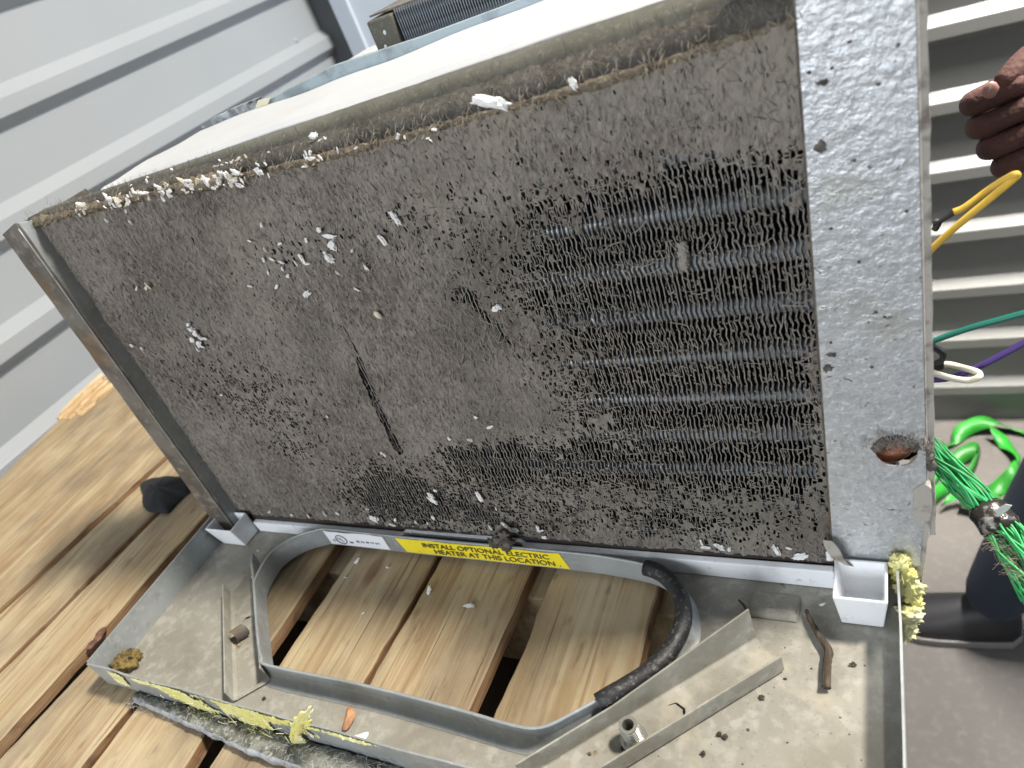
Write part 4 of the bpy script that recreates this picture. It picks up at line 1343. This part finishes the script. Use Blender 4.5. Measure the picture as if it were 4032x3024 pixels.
M['yfib'] = mat("yellow_fibre", (.82, .78, .42), .9)
M['gfib'] = mat("grey_fibre", (.36, .37, .36), .9)
wool_fibres(70, lambda: ((random.uniform(-.45, -.33), PY0 - .004 - random.random() * .003, random.uniform(.004, .026)), (random.gauss(0, 1), -.3, random.gauss(-.3, .8)), random.uniform(.002, .008)), "yellow_fibre", M['yfib'], IN)
wool_fibres(500, lambda: ((random.uniform(-.495, -.26), random.uniform(.099, .113), .0065), (random.gauss(0, 1), random.gauss(0, .8), random.gauss(.1, .25)), random.uniform(.0015, .005)), "grey_fibre", M['gfib'], IN)

# yellow tuft squeezed out at the right edge
YT = thing("yellow_wool_tuft", (.004, .25, .01), "ragged yellow glass wool sticking out between the galvanised plate and the pan edge", 'insulation')
b = MB()
yt = [[-0.0067,0.262,0.0309],[-0.0052,0.262,0.0218],[-0.0032,0.262,0.0115],[-0.0016,0.262,0.003],[-0.0024,0.262,-0.0061],[-0.0037,0.255,-0.0032],[-0.0045,0.255,-0.0114],[-0.0059,0.255,-0.0187]]
for i, p in enumerate(yt):
    b.blob((p[0], p[1], p[2]), (.0042 + .0012 * (i % 3), .004, .0055), .55, 2.6, i + 30, 40, 26)
b.build("wool_body", M['yellow_wool'], YT, smooth=True)
wool_fibres(150, lambda: (random.choice(yt), (random.gauss(.7, 1), random.gauss(-.3, 1), random.gauss(0, 1)), random.uniform(.004, .009)), "wool_fibre", M['yfib'], YT)

# brown foam plug in the front left corner of the pan
b = MB()
for k, (x, y) in enumerate([[-0.5612,0.1333],[-0.5485,0.1339],[-0.5351,0.1322],[-0.5252,0.1307],[-0.5449,0.1284],[-0.5255,0.135],[-0.5607,0.1289],[-0.5343,0.1276]]):
    b.blob((max(x, PX0 + .006), max(y, PY0 + .005), .004), (.0068, .0058, .0050), .8, 2.2, k, 18, 12)
tag(b.build("foam_plug", M['gunk'], origin=(-.527, .125, .0), smooth=True), "crumbly brown foam plug wedged in the left front corner of the pan", 'foam plug')

# ------------------------------------------------------------------ small things lying about
b = MB()
tw = smooth_path([[-0.0524,0.2458,0.004],[-0.0501,0.24,0.004],[-0.0445,0.2299,0.004],[-0.0402,0.2231,0.004],[-0.0404,0.2173,0.004],[-0.0404,0.2101,0.004],[-0.0402,0.2024,0.004]], 4)
b.tube(tw, [.0010 + .0012 * min(1, i / 12) + .0004 * mnoise.noise(Vector((i * .9, 0, 0))) for i in range(len(tw))], 9)
tag(b.build("twig", M['bark'], origin=tw[12], smooth=True), "bent dark brown twig lying on the pan below the right hand cup", 'twig', 'twigs on the pan')
b = MB()
tw = smooth_path([[-0.0884,0.2461,0.006],[-0.0848,0.2426,0.006],[-0.0814,0.2373,0.006]], 4)
b.tube(tw, [.0006 + .0006 * i / len(tw) for i in range(len(tw))], 7)
tag(b.build("twig", M['bark'], origin=tw[4], smooth=True), "short thin twig at the upper tip of the right channel bracket", 'twig', 'twigs on the pan')
lf = [[-0.3065,0.123],[-0.3098,0.1296],[-0.3125,0.1372],[-0.3121,0.1403],[-0.3069,0.1387],[-0.3028,0.1351],[-0.3021,0.1303],[-0.303,0.1262]]
b = MB(); n = len(lf)
c_ = (sum(p[0] for p in lf) / n, sum(p[1] for p in lf) / n)
vs = [(p[0], p[1], .0015 + .002 * (i % 3 == 0)) for i, p in enumerate(lf)] + [(c_[0], c_[1], .0055)]
b.add(vs, [(i, (i + 1) % n, n) for i in range(n)])
tag(b.build("winged_seed", M['leaf'], origin=(c_[0], c_[1], .001), solid=.0006, sub=1), "dry brown winged seed lying on the pan in front of the opening rim", 'seed')
# black rag
b = MB(); n = 14; vs = []
cl_ = [[-0.7289,0.3133],[-0.7223,0.3231],[-0.6994,0.326],[-0.6693,0.3255],[-0.6436,0.3123],[-0.6451,0.2983],[-0.6462,0.288],[-0.645,0.2787],[-0.6615,0.2781],[-0.6776,0.2797],[-0.6982,0.2897],[-0.71,0.3014]]
cl_ = [(p.x + .0022 * mnoise.noise(Vector((i * 1.9, 0, 0))), p.y + .0022 * mnoise.noise(Vector((i * 1.7, 5, 0)))) for i, p in enumerate(smooth_path([(x, y, 0) for x, y in cl_], 4, True))]
cx, cyy = sum(p[0] for p in cl_) / len(cl_), sum(p[1] for p in cl_) / len(cl_)
rings = 6
for r_ in range(1, rings + 1):
    for i, p in enumerate(cl_):
        f_ = r_ / rings
        vs.append((lerp(cx, p[0], f_), lerp(cyy, p[1], f_), BZ + .0025 + .010 * (1 - f_ ** 2) + (.007 * mnoise.noise(Vector((p[0] * 45, p[1] * 45, 0)))) * (1.2 - f_)))
k_ = len(cl_)
vs.append((cx, cyy, BZ + .014))
fs = [((r_ * k_) + i, (r_ * k_) + (i + 1) % k_, ((r_ + 1) * k_) + (i + 1) % k_, ((r_ + 1) * k_) + i) for r_ in range(rings - 1) for i in range(k_)]
fs += [(len(vs) - 1, i, (i + 1) % k_) for i in range(k_)]
b.add(vs, fs)
tag(b.build("black_rag", M['cloth'], origin=(cx, cyy, BZ), smooth=True, solid=.0015), "crumpled black rag on the pallet boards left of the coil", 'rag')
# lint clump on the yellow label
b = MB()
for k, p in enumerate([[-0.2387,0.259,0.0314],[-0.2382,0.259,0.025],[-0.2449,0.259,0.0255],[-0.2424,0.259,0.0192],[-0.2506,0.259,0.0214]]):
    b.blob(p, (.0042, .003, .0042), .8, 2.4, k + 50, 16, 10)
tag(b.build("lint_clump", M['clump'], origin=[-0.2402,0.259,0.0274], smooth=True), "fluffy grey lint clump hanging over the yellow label", 'lint clump')

random.seed(21)
# foam chips -------------------------------------------------------
chipm = []
for k in range(11):
    bm = bmesh.new()
    bmesh.ops.create_icosphere(bm, subdivisions=3, radius=1)
    for v in bm.verts:
        d = v.co.normalized()
        r_ = 1 + .75 * mnoise.noise(d * 1.5 + Vector((k * 9.1, 0, 0))) + .45 * mnoise.noise(d * 3.3 + Vector((0, k * 4.3, 0))) + .25 * mnoise.noise(d * 8 + Vector((0, 0, k * 2.7)))
        v.co = Vector((d.x * r_, d.y * r_ * .45, d.z * r_ * .62))
    me = bpy.data.meshes.new("foam_chip"); bm.to_mesh(me); bm.free()
    me.materials.append(M['chip']); chipm.append(me)
chipo = chipm[0].copy(); chipo.materials.clear(); chipo.materials.append(M['chip_old'])


def chip(p, s, label, group, old=False):
    o = bpy.data.objects.new("foam_chip", chipo if old else random.choice(chipm))
    COL.objects.link(o)
    o.location = p
    o.rotation_euler = (random.uniform(-.6, .6), random.uniform(0, 6.28), random.uniform(-.6, .6))
    s *= .86
    o.scale = (s * random.uniform(.9, 1.5), s * random.uniform(.5, 1), s * random.uniform(.7, 1.1))
    tag(o, label, 'foam chip', group)
    return o


LT = "white foam chip in the dust line along the top of the coil"
CL = [(-0.4536,0.004),(-0.4177,0.006),(-0.4062,0.006),(-0.3935,0.006),(-0.371,0.004),(-0.3487,0.005),(-0.333,0.006),(-0.3232,0.006),(-0.316,0.006),(-0.2956,0.003),(-0.2593,0.003),(-0.2561,0.003)]
for k in range(170):
    cu_, cs_ = random.choices(CL, weights=(5, 12, 8, 8, 9, 9, 12, 14, 12, 7, 4, 4))[0]
    u = cu_ + random.gauss(0, cs_)
    if k > 158: u = random.uniform(-.30, -.18)
    v = VTF(u) + .001 + random.gauss(0, .0030)
    if v > VTF(u) + .004: w = -.006
    else: w = .005
    s = random.choice((.0009, .0012, .0012, .0016, .0022)) * random.uniform(.8, 1.1)
    old_ = random.random() < .22
    sz = ('yellowed' if old_ else 'large white' if s > .0019 else 'small white')
    wh = ('above the left corner of the coil' if u < -.44 else 'in the thick pile along the left half of the coil top' if u < -.37 else 'in the cluster where the pile thins along the coil top' if u < -.31 else 'lying loose along the middle of the coil top')
    chip(cw(u, v, w + .001), s, f"{sz} foam chip {wh}", f"{sz} foam chips {wh}", old=old_)
for (x, y), s, lab in (([-0.1511,0.2821], .0052, "largest broken oblong white foam chip at the middle of the coil top"), ([-0.1141,0.2812], .0030, "lone white foam chip on the dust line right of the largest chip")):
    o = chip(cw(x, y, .004), s, lab, None)
    if s > .005: o.scale = (s * 1.5, s, s * .8); o.rotation_euler = (0, .35, 0)
CM = [[-0.4417,0.2727],[-0.4213,0.268],[-0.3169,0.2498],[-0.3323,0.2424],[-0.3238,0.2353],[-0.3105,0.2374],[-0.2779,0.2411],[-0.2736,0.2368],[-0.2741,0.2313],[-0.2903,0.2369],[-0.2814,0.2275],[-0.4557,0.2245],[-0.3291,0.2296],[-0.3228,0.2292],[-0.3165,0.2264],[-0.3184,0.2226],[-0.331,0.2211],[-0.2999,0.2262],[-0.2983,0.2231],[-0.3065,0.2246],[-0.2805,0.2241],[-0.2796,0.2148],[-0.3098,0.2045],[-0.3299,0.212],[-0.3516,0.2145],[-0.3174,0.2174],[-0.3485,0.1122],[-0.4929,0.178],[-0.5018,0.1813],[-0.4398,0.1336],[-0.2586,0.2156],[-0.2719,0.2034],[-0.1869,0.1828],[-0.2557,0.0928],[-0.2224,0.1021],[-0.2292,0.11],[-0.2408,0.0923],[-0.2933,0.0414],[-0.294,0.0369],[-0.2872,0.0461],[-0.253,0.0424],[-0.2438,0.0316],[-0.3158,0.0779],[-0.3602,0.023],[-0.3175,0.08],[-0.2259,0.2393],[-0.2397,0.2291],[-0.2626,0.2264]]
for k, (u, v) in enumerate(CM):
    big = k in (6, 7, 8, 17, 20, 22, 32, 37, 38, 40, 45, 46)
    chip(cw(u, v, .0032), (.0034 if big else .0016) * random.uniform(.85, 1.15), *(lambda q: (f"{q[0]} white foam chip {q[1]}", f"{q[0]} white foam chips {q[1]}"))(('large' if big else 'small', 'near the upper left corner of the coil face' if u < -.44 else 'in the scatter high on the left middle of the coil face' if v > .185 else 'on the lower half of the coil face')))
o8 = [[-0.4265,0.1936],[-0.4264,0.1899],[-0.4247,0.186],[-0.4229,0.1833],[-0.4193,0.1818],[-0.4285,0.1774],[-0.433,0.1739],[-0.4324,0.1815],[-0.4271,0.176],[-0.4418,0.2259],[-0.4445,0.2239],[-0.2655,0.1865]]
for k, (u, v) in enumerate(o8):
    if k < 9:
        chip(cw(u, v, .004), .0024 * random.uniform(.8, 1.2), "white foam chip in the small cluster on the left half of the coil face", 'clustered foam chips on the coil face')
    else:
        chip(cw(u, v, .004), .0022, "yellowed foam chip stuck to the lint on the face of the coil", 'yellowed foam chips on the coil face', old=True)
BOT = [[-0.3589,0.0128],[-0.3388,0.0129],[-0.3198,0.0121],[-0.3093,0.0122],[-0.3017,0.0184],[-0.3444,0.0075],[-0.2424,0.016],[-0.2414,0.0139],[-0.2372,0.012],[-0.2179,0.0154],[-0.2162,0.0133],[-0.2554,0.0126],[-0.2159,0.0072],[-0.1096,0.0134],[-0.1075,0.0097],[-0.0991,0.0113],[-0.094,0.0099],[-0.0673,0.0118],[-0.0605,0.0145],[-0.0555,0.0082],[-0.0403,0.0101],[-0.0377,0.0099],[-0.4737,0.0113],[-0.4486,0.0097],[-0.4296,0.0095],[-0.4093,0.0137],[-0.3951,0.0157]]
for k, (u, v) in enumerate(BOT):
    big = k in (0, 6, 8, 9, 15, 17, 19, 20)
    o = chip(cw(u, v, .003), (.0036 if big else .0020) * random.uniform(.85, 1.15), *(lambda q: (f"{q[0]} white foam chip {q[1]}", f"{q[0]} white foam chips {q[1]}"))(('large' if big else 'small', 'at the coil foot above the white label' if u < -.33 else 'at the coil foot above the yellow label' if u < -.16 else 'at the coil foot above the right end of the tray')))
BRD = [[-0.3822,0.2497],[-0.3494,0.2476],[-0.3486,0.2065],[-0.3028,0.2319],[-0.2649,0.2249],[-0.3837,0.2344]]
bl = ["white foam chip nearest the white label on the boards in the opening", "small upright white foam chip on the boards below the gap between the labels", "white foam chip lowest on the boards in the opening", "chunky white foam chip just right of the thin dark gap between boards", "long white foam chip on the board left of the wide black gap", "tiny white foam speck at the left on the boards in the opening"]
for (x, y), s, lab in zip(BRD, (.0026, .0023, .0018, .0036, .0032, .0012), bl):
    o = chip((x, y, BZ + s * .5), s, lab, None); o.rotation_euler = (1.5, random.random() * 6, random.random())
for p, s, lab in (([-0.2925,0.1239], .0038, "large white foam chip on the pan in front of the opening rim"), ([-0.0449,0.2519], .0016, "small white foam chip on the pan left of the right hand cup"),
                  ([-0.4837,0.2443], .0015, "round white foam chip on the pan right of the left hand cup"), ([-0.5401,0.2343], .0022, "white foam chip at the foot of the left pan flange"),
                  ([-0.1331,0.1539], .0030, "white foam chip at the foot of the standoff post"), ([-0.4688,0.2184], .0014, "white foam chip at the top of the upright tab")):
    o = chip((p[0], p[1], .002), s, lab, None); o.rotation_euler = (1.5, random.random() * 6, random.random())
b = MB()
for k in range(40):
    x, y = random.uniform(-.12, -.02), random.uniform(.13, .225)
    s = random.choice((.0003, .0004, .0005, .0009))
    b.blob((x, y, s * .4), (s, s * .7, s * .5), .8, 3, k, 7, 5)
o = b.build("rust_crumbs", M['bark'], PAN); o['kind'] = 'stuff'
b = MB()
for k, (x, y) in enumerate([[-0.0286,0.219],[-0.0943,0.1587],[-0.0853,0.1691],[-0.0885,0.1697],[-0.0703,0.193],[-0.1349,0.1517],[-0.1514,0.1454],[-0.3814,0.1317]]):
    b = MB(); b.blob((x, y, .0010), (.0014, .0011, .0009), .9, 3, k + 9, 10, 7)
    b.build("rust_flake", M['bark'], PAN)

# ------------------------------------------------------------------ wires on the right
def wire(name, pts, r, m, label, parts=()):
    P_ = smooth_path(pts, 8)
    b = MB(); b.tube(P_, r, 10)
    o = tag(b.build(name, m, origin=pts[0], smooth=True), label, 'wire', 'loose wires behind the galvanised plate')
    return o


wy = wire("yellow_wire", [[0.0074,0.36,0.1459],[0.0125,0.36,0.1548],[0.0247,0.36,0.1678],[0.0366,0.36,0.179],[0.0444,0.355,0.1895],[0.0456,0.355,0.1911],[0.0438,0.355,0.1912],[0.0375,0.37,0.1789],[0.0274,0.37,0.1709],[0.0227,0.37,0.169]], .0017, M['w_yellow'], "yellow wire doubled back on itself with a crimped terminal")
tp = [[0.0227,0.37,0.169],[0.0206,0.37,0.1673],[0.0168,0.37,0.1651],[0.0137,0.37,0.1644],[0.0168,0.37,0.1629],[0.0146,0.37,0.1604]]
b = MB(); b.tube([Vector(p) for p in tp[:3]], [.0017, .0014, .0013], 8)
for a_, c_ in ((tp[2], tp[3]), (tp[2], tp[5])):
    b.tube([Vector(a_), Vector(lerp(Vector(a_), Vector(c_), .5)), Vector(c_)], [.0013, .0017, .0016], 8)
b.build("crimp_terminal", M['w_black'], wy)
wire("green_wire", [[0.0041,0.36,0.0943],[0.0107,0.36,0.0973],[0.0196,0.36,0.1013],[0.031,0.36,0.106],[0.0429,0.36,0.1098],[0.0555,0.36,0.1137]], .0017, M['w_green'], "dark green wire running off to the right edge")
wire("purple_wire", [[0.0037,0.37,0.0626],[0.0114,0.37,0.063],[0.0214,0.37,0.0641],[0.0323,0.37,0.0696],[0.0439,0.37,0.0778],[0.059,0.37,0.0895]], .0019, M['w_purple'], "purple wire sagging below the green wire")
wire("white_wire", [[0.0037,0.355,0.0818],[0.011,0.355,0.0809],[0.0206,0.355,0.0764],[0.0288,0.355,0.0741],[0.0337,0.355,0.076],[0.0346,0.36,0.0744],[0.0327,0.36,0.0763],[0.0263,0.37,0.0718],[0.0202,0.37,0.0741],[0.014,0.37,0.0737],[0.0064,0.37,0.0719]], .0018, M['w_white'], "off white wire bent into a narrow loop")
wire("black_wire", [[0.0054,0.36,0.0985],[0.0113,0.36,0.0955],[0.0167,0.36,0.0908],[0.0177,0.36,0.0872],[0.016,0.36,0.0843],[0.0112,0.36,0.0828],[0.0038,0.36,0.0818]], .0018, M['w_black'], "black wire in a small loop beside the plate edge")
b = MB(); q = [[0.007,0.365,0.0786],[0.0184,0.365,0.0798],[0.0184,0.365,0.0743],[0.0162,0.365,0.0732],[0.0069,0.365,0.0737]]
b.prism([(p[0], p[2]) for p in q], 0, .012)
b.v = [(v[0], .365 + v[2], v[1]) for v in b.v]
tag(b.build("wire_connector", M['w_black'], origin=q[0], bevel=.0008), "black plastic connector where the white wire ends", 'connector')

# bundle of green strands
GB = thing("green_cable_bundle", (.03, .3, .0), "thick bundle of bright green strands bound with dark tape", 'cable bundle')
ctr = smooth_path([[0.0027,0.352,0.0388],[0.0139,0.345,0.0251],[0.0259,0.335,0.0139],[0.0375,0.325,0.0034],[0.0453,0.312,-0.0022],[0.0529,0.3,-0.0111],[0.0602,0.29,-0.0242]], 5)
N_ = len(ctr)
for k in range(46):
    a0 = random.random() * 6.28; rr = math.sqrt(random.random())
    tws = random.uniform(-1.2, 1.2)
    pts = []
    for i, c_ in enumerate(ctr):
        t_ = i / (N_ - 1)
        env = .0065 + .0055 * t_ - .003 * math.exp(-((t_ - .53) / .07) ** 2)
        a = a0 + tws * t_ + .5 * math.sin(t_ * 9 + k)
        d = (ctr[min(N_ - 1, i + 1)] - ctr[max(0, i - 1)]).normalized()
        e1 = d.cross(Vector((0, 1, 0))).normalized(); e2 = e1.cross(d)
        pts.append(c_ + e1 * env * rr * math.cos(a) + e2 * env * rr * math.sin(a))
    b = MB(); b.tube(pts, .00064, 6)
    b.build("green_strand", M['strand'], GB, smooth=True)
b = MB()
ia = int(N_ * .46)
sg = [ctr[ia + j] for j in range(0, 6)]
b.tube([lerp(sg[0], sg[-1], j / 5) for j in range(6)], [.0085, .0105, .0100, .0102, .0108, .0096], 16, flat_=.9)
b.build("dark_tape_wrap", M['strap'], GB, smooth=True)
b = MB()
fl = [[0.0392,0.315,0.0147],[0.0441,0.315,0.0202],[0.047,0.315,0.0194],[0.0452,0.315,0.0152],[0.0411,0.315,0.0097]]
b.add([tuple(p) for p in fl], [tuple(range(len(fl)))]); b.build("tape_end", M['clear'], GB, solid=.0003)
wool_fibres(220, lambda: (ctr[random.randrange(int(N_ * .6), int(N_ * .85))] + Vector((random.gauss(-.002, .003), -.010, random.gauss(0, .003))), (random.gauss(0, 1), -.2, random.gauss(0, 1)), random.uniform(.002, .006)), "caught_lint", M['tan_fibre'], GB)

# green ribbon crumpled on the floor
b = MB()
for k, pp in enumerate(([[0.0275,1.3188],[0.0592,1.3525],[0.0829,1.4203],[0.1159,1.4597],[0.1673,1.473],[0.2206,1.4687],[0.2623,1.4603]], [[0.0624,1.2211],[0.1109,1.2464],[0.1649,1.2867],[0.1946,1.3108],[0.2095,1.3655],[0.1918,1.4219],[0.1643,1.4384]], [[0.0246,1.2333],[0.0667,1.3047],[0.0946,1.3618],[0.135,1.3794],[0.1056,1.3065],[0.0547,1.2578],[0.0289,1.2187]], [[0.0907,1.2231],[0.1266,1.2114],[0.1466,1.2342],[0.1694,1.1938],[0.1411,1.1709]], [[0.0302,1.3935],[0.0564,1.4026],[0.0696,1.3611],[0.0519,1.304],[0.0254,1.256]])):
    P_ = smooth_path([(x, y, FZ + .02 + .015 * math.sin(i * 2.1 + k)) for i, (x, y) in enumerate(pp)], 6)
    b.strip(P_, .034, [(math.sin(i * .25 + k) * .6, .7, .8 * math.cos(i * .33 + k)) for i in range(len(P_))])
tag(b.build("green_ribbon", M['ribbon'], origin=(.1, 1.3, FZ), smooth=True, solid=.001), "tangled bright green ribbon lying on the concrete floor", 'ribbon')

# ------------------------------------------------------------------ person at the right edge: hand, trouser leg, shoe
PE = thing("person", (.12, .93, FZ), "person in navy trousers and black shoe, brown hand reaching in at upper right", 'person')


def skin_chain(name, joints, edges, m, parent, sub=2, root=0):
    me = bpy.data.meshes.new(name)
    base = root_loc(parent)
    me.from_pydata([tuple(Vector(j[:3]) - base) for j in joints], edges, [])
    o = bpy.data.objects.new(name, me); COL.objects.link(o); o.parent = parent
    md = o.modifiers.new("skin", 'SKIN'); md.use_smooth_shade = True
    sv = me.skin_vertices[0].data
    for i, j in enumerate(joints):
        r_ = j[3]
        sv[i].radius = r_ if isinstance(r_, tuple) else (r_, r_)
        sv[i].use_root = (i == root)
    md = o.modifiers.new("smooth", 'SUBSURF'); md.levels = sub; md.render_levels = sub
    me.materials.append(m)
    return o


h0 = Vector([0.1052,0.6313,0.1091])
ax = Vector((-.873, .0, -.30)).normalized()         # from the wrist towards the knuckles
upv = Vector((-.15, .35, .92)).normalized()
upv = (upv - ax * upv.dot(ax)).normalized()
nv3 = ax.cross(upv)                                  # back of the hand
J, E_ = [], []


def jn(p, r_, par=None):
    J.append((p.x, p.y, p.z, r_))
    if par is not None: E_.append((par, len(J) - 1))
    return len(J) - 1


wrist = h0 - ax * .055
pal = jn(h0 - ax * .012, (.030, .020))
wr_ = jn(wrist, (.024, .019), pal)
f1 = jn(wrist - ax * .09 + Vector((0, 0, .02)), .030, wr_)
f2 = jn(Vector((.365, .70, .27)), .040, f1)
sh_ = jn(Vector((.47, .78, .52)), .050, f2)
ck = jn(Vector((.56, .84, .50)), .060, sh_)
nk = jn(Vector((.56, .79, .62)), .052, ck)
hd = jn(Vector((.555, .755, .72)), (.070, .078), nk)
ht = jn(Vector((.55, .74, .80)), (.060, .068), hd)
no_ = jn(Vector((.500, .70, .725)), .012, hd)
for k, (off, L_) in enumerate(((.028, .92), (.009, 1.0), (-.010, .94), (-.028, .78))):
    k0 = jn(h0 + ax * .022 + upv * off, .0118, pal)
    km = jn(h0 + ax * (.024 + .014 * L_) + upv * off * .97 - nv3 * .004, .0090, k0)
    k1 = jn(h0 + ax * (.024 + .027 * L_) + upv * off * .95 - nv3 * .012, .0106, km)
    kn = jn(h0 + ax * (.024 + .027 * L_) + upv * off * .93 - nv3 * .023, .0086, k1)
    k2 = jn(h0 + ax * (.024 + .025 * L_) + upv * off * .92 - nv3 * .034, .0096, kn)
    k3 = jn(h0 + ax * (.012) + upv * off * .9 - nv3 * .042, .0080, k2)
tb0 = jn(h0 - ax * .018 + upv * .030 - nv3 * .012, .0125, pal)
tb1 = jn(h0 + ax * .006 + upv * .040 - nv3 * .028, .0108, tb0)
tb2 = jn(h0 + ax * .030 + upv * .028 - nv3 * .044, .0092, tb1)
skin_chain("body", J, E_, M['skin'], PE, 2, ck)
M['shirt'] = mat("dark_work_shirt", (.03, .035, .05), .9, bumps=[dict(scale=90, strength=.4, distance=.004)])
skin_chain("shirt", [(.56, .845, .50, (.15, .10)), (.53, .89, .30, (.14, .105)), (.47, .95, .05, (.135, .10)), (.475, .785, .515, .064), (.39, .715, .33, .052), (.66, .87, .49, .064), (.72, .90, .25, .054)], [(0, 1), (1, 2), (0, 3), (3, 4), (0, 5), (5, 6)], M['shirt'], PE, 2, 0)
M['hair'] = mat("black_hair", (.012, .011, .010), .7, bumps=[dict(scale=300, strength=.8, distance=.004)])
b = MB(); b.blob((.562, .762, .785), (.080, .088, .082), .12, 3, 4, 20, 14); b.build("hair", M['hair'], PE, smooth=True)
b = MB(); q = h0 + ax * .034 + upv * .030 - nv3 * .050
b.blob(q, (.005, .003, .006), .1); b.build("thumb_nail", M['nail'], PE, smooth=True)

LJ = [(.115, .930, -.925, (.055, .050)), (.150, .935, -.80, (.066, .060)), (.222, .95, -.55, (.070, .066)), (.34, .98, -.18, (.085, .08)), (.45, .95, .03, (.13, .10)), (.60, .98, -.20, (.085, .08)), (.62, 1.0, -.60, (.068, .064)), (.60, 1.02, -.94, (.056, .05))]
skin_chain("trousers", LJ, [(0, 1), (1, 2), (2, 3), (3, 4), (4, 5), (5, 6), (6, 7)], M['denim'], PE, 2, 4)
# shoe: cross sections from heel to toe
b = MB(); ns = 16; secs = []
for x, w, h in ((.165, .018, .045), (.15, .034, .075), (.11, .040, .088), (.07, .044, .075), (.035, .047, .058), (.005, .047, .046), (-.015, .040, .038), (-.030, .024, .030), (-.036, .008, .022)):
    ring = []
    for k in range(ns):
        a = 2 * math.pi * k / ns
        ring.append((x, .932 + w * math.cos(a), FZ + .018 + max(0, math.sin(a)) * h * .85 - (0.0 if math.sin(a) >= 0 else .004)))
    secs.append(ring)
vs = [p for r_ in secs for p in r_]
b.add(vs, [(i * ns + k, i * ns + (k + 1) % ns, (i + 1) * ns + (k + 1) % ns, (i + 1) * ns + k) for i in range(len(secs) - 1) for k in range(ns)] + [tuple(range(ns)), tuple((len(secs) - 1) * ns + k for k in reversed(range(ns)))])
sh = b.build("shoe", M['shoe'], PE, smooth=True)
b = MB()
so_ = [(.168, .018), (.15, .037), (.11, .043), (.07, .047), (.035, .050), (.005, .050), (-.017, .043), (-.034, .027), (-.041, .010)]
poly = [(x, .932 - w) for x, w in so_] + [(x, .932 + w) for x, w in reversed(so_)]
b.prism(poly, FZ + .001, FZ + .018); so2 = b.build("sole", M['sole'], sh, bevel=.002)
o = sh.copy(); COL.objects.link(o); o.location = (.48, .09, 0)
c_ = so2.copy(); COL.objects.link(c_); c_.parent = o

for o in bpy.data.objects:
    if o.type == 'MESH' and o.data.polygons and o.name.startswith(("deck_board",)):
        o.data.polygons.foreach_set("use_smooth", [False] * len(o.data.polygons))
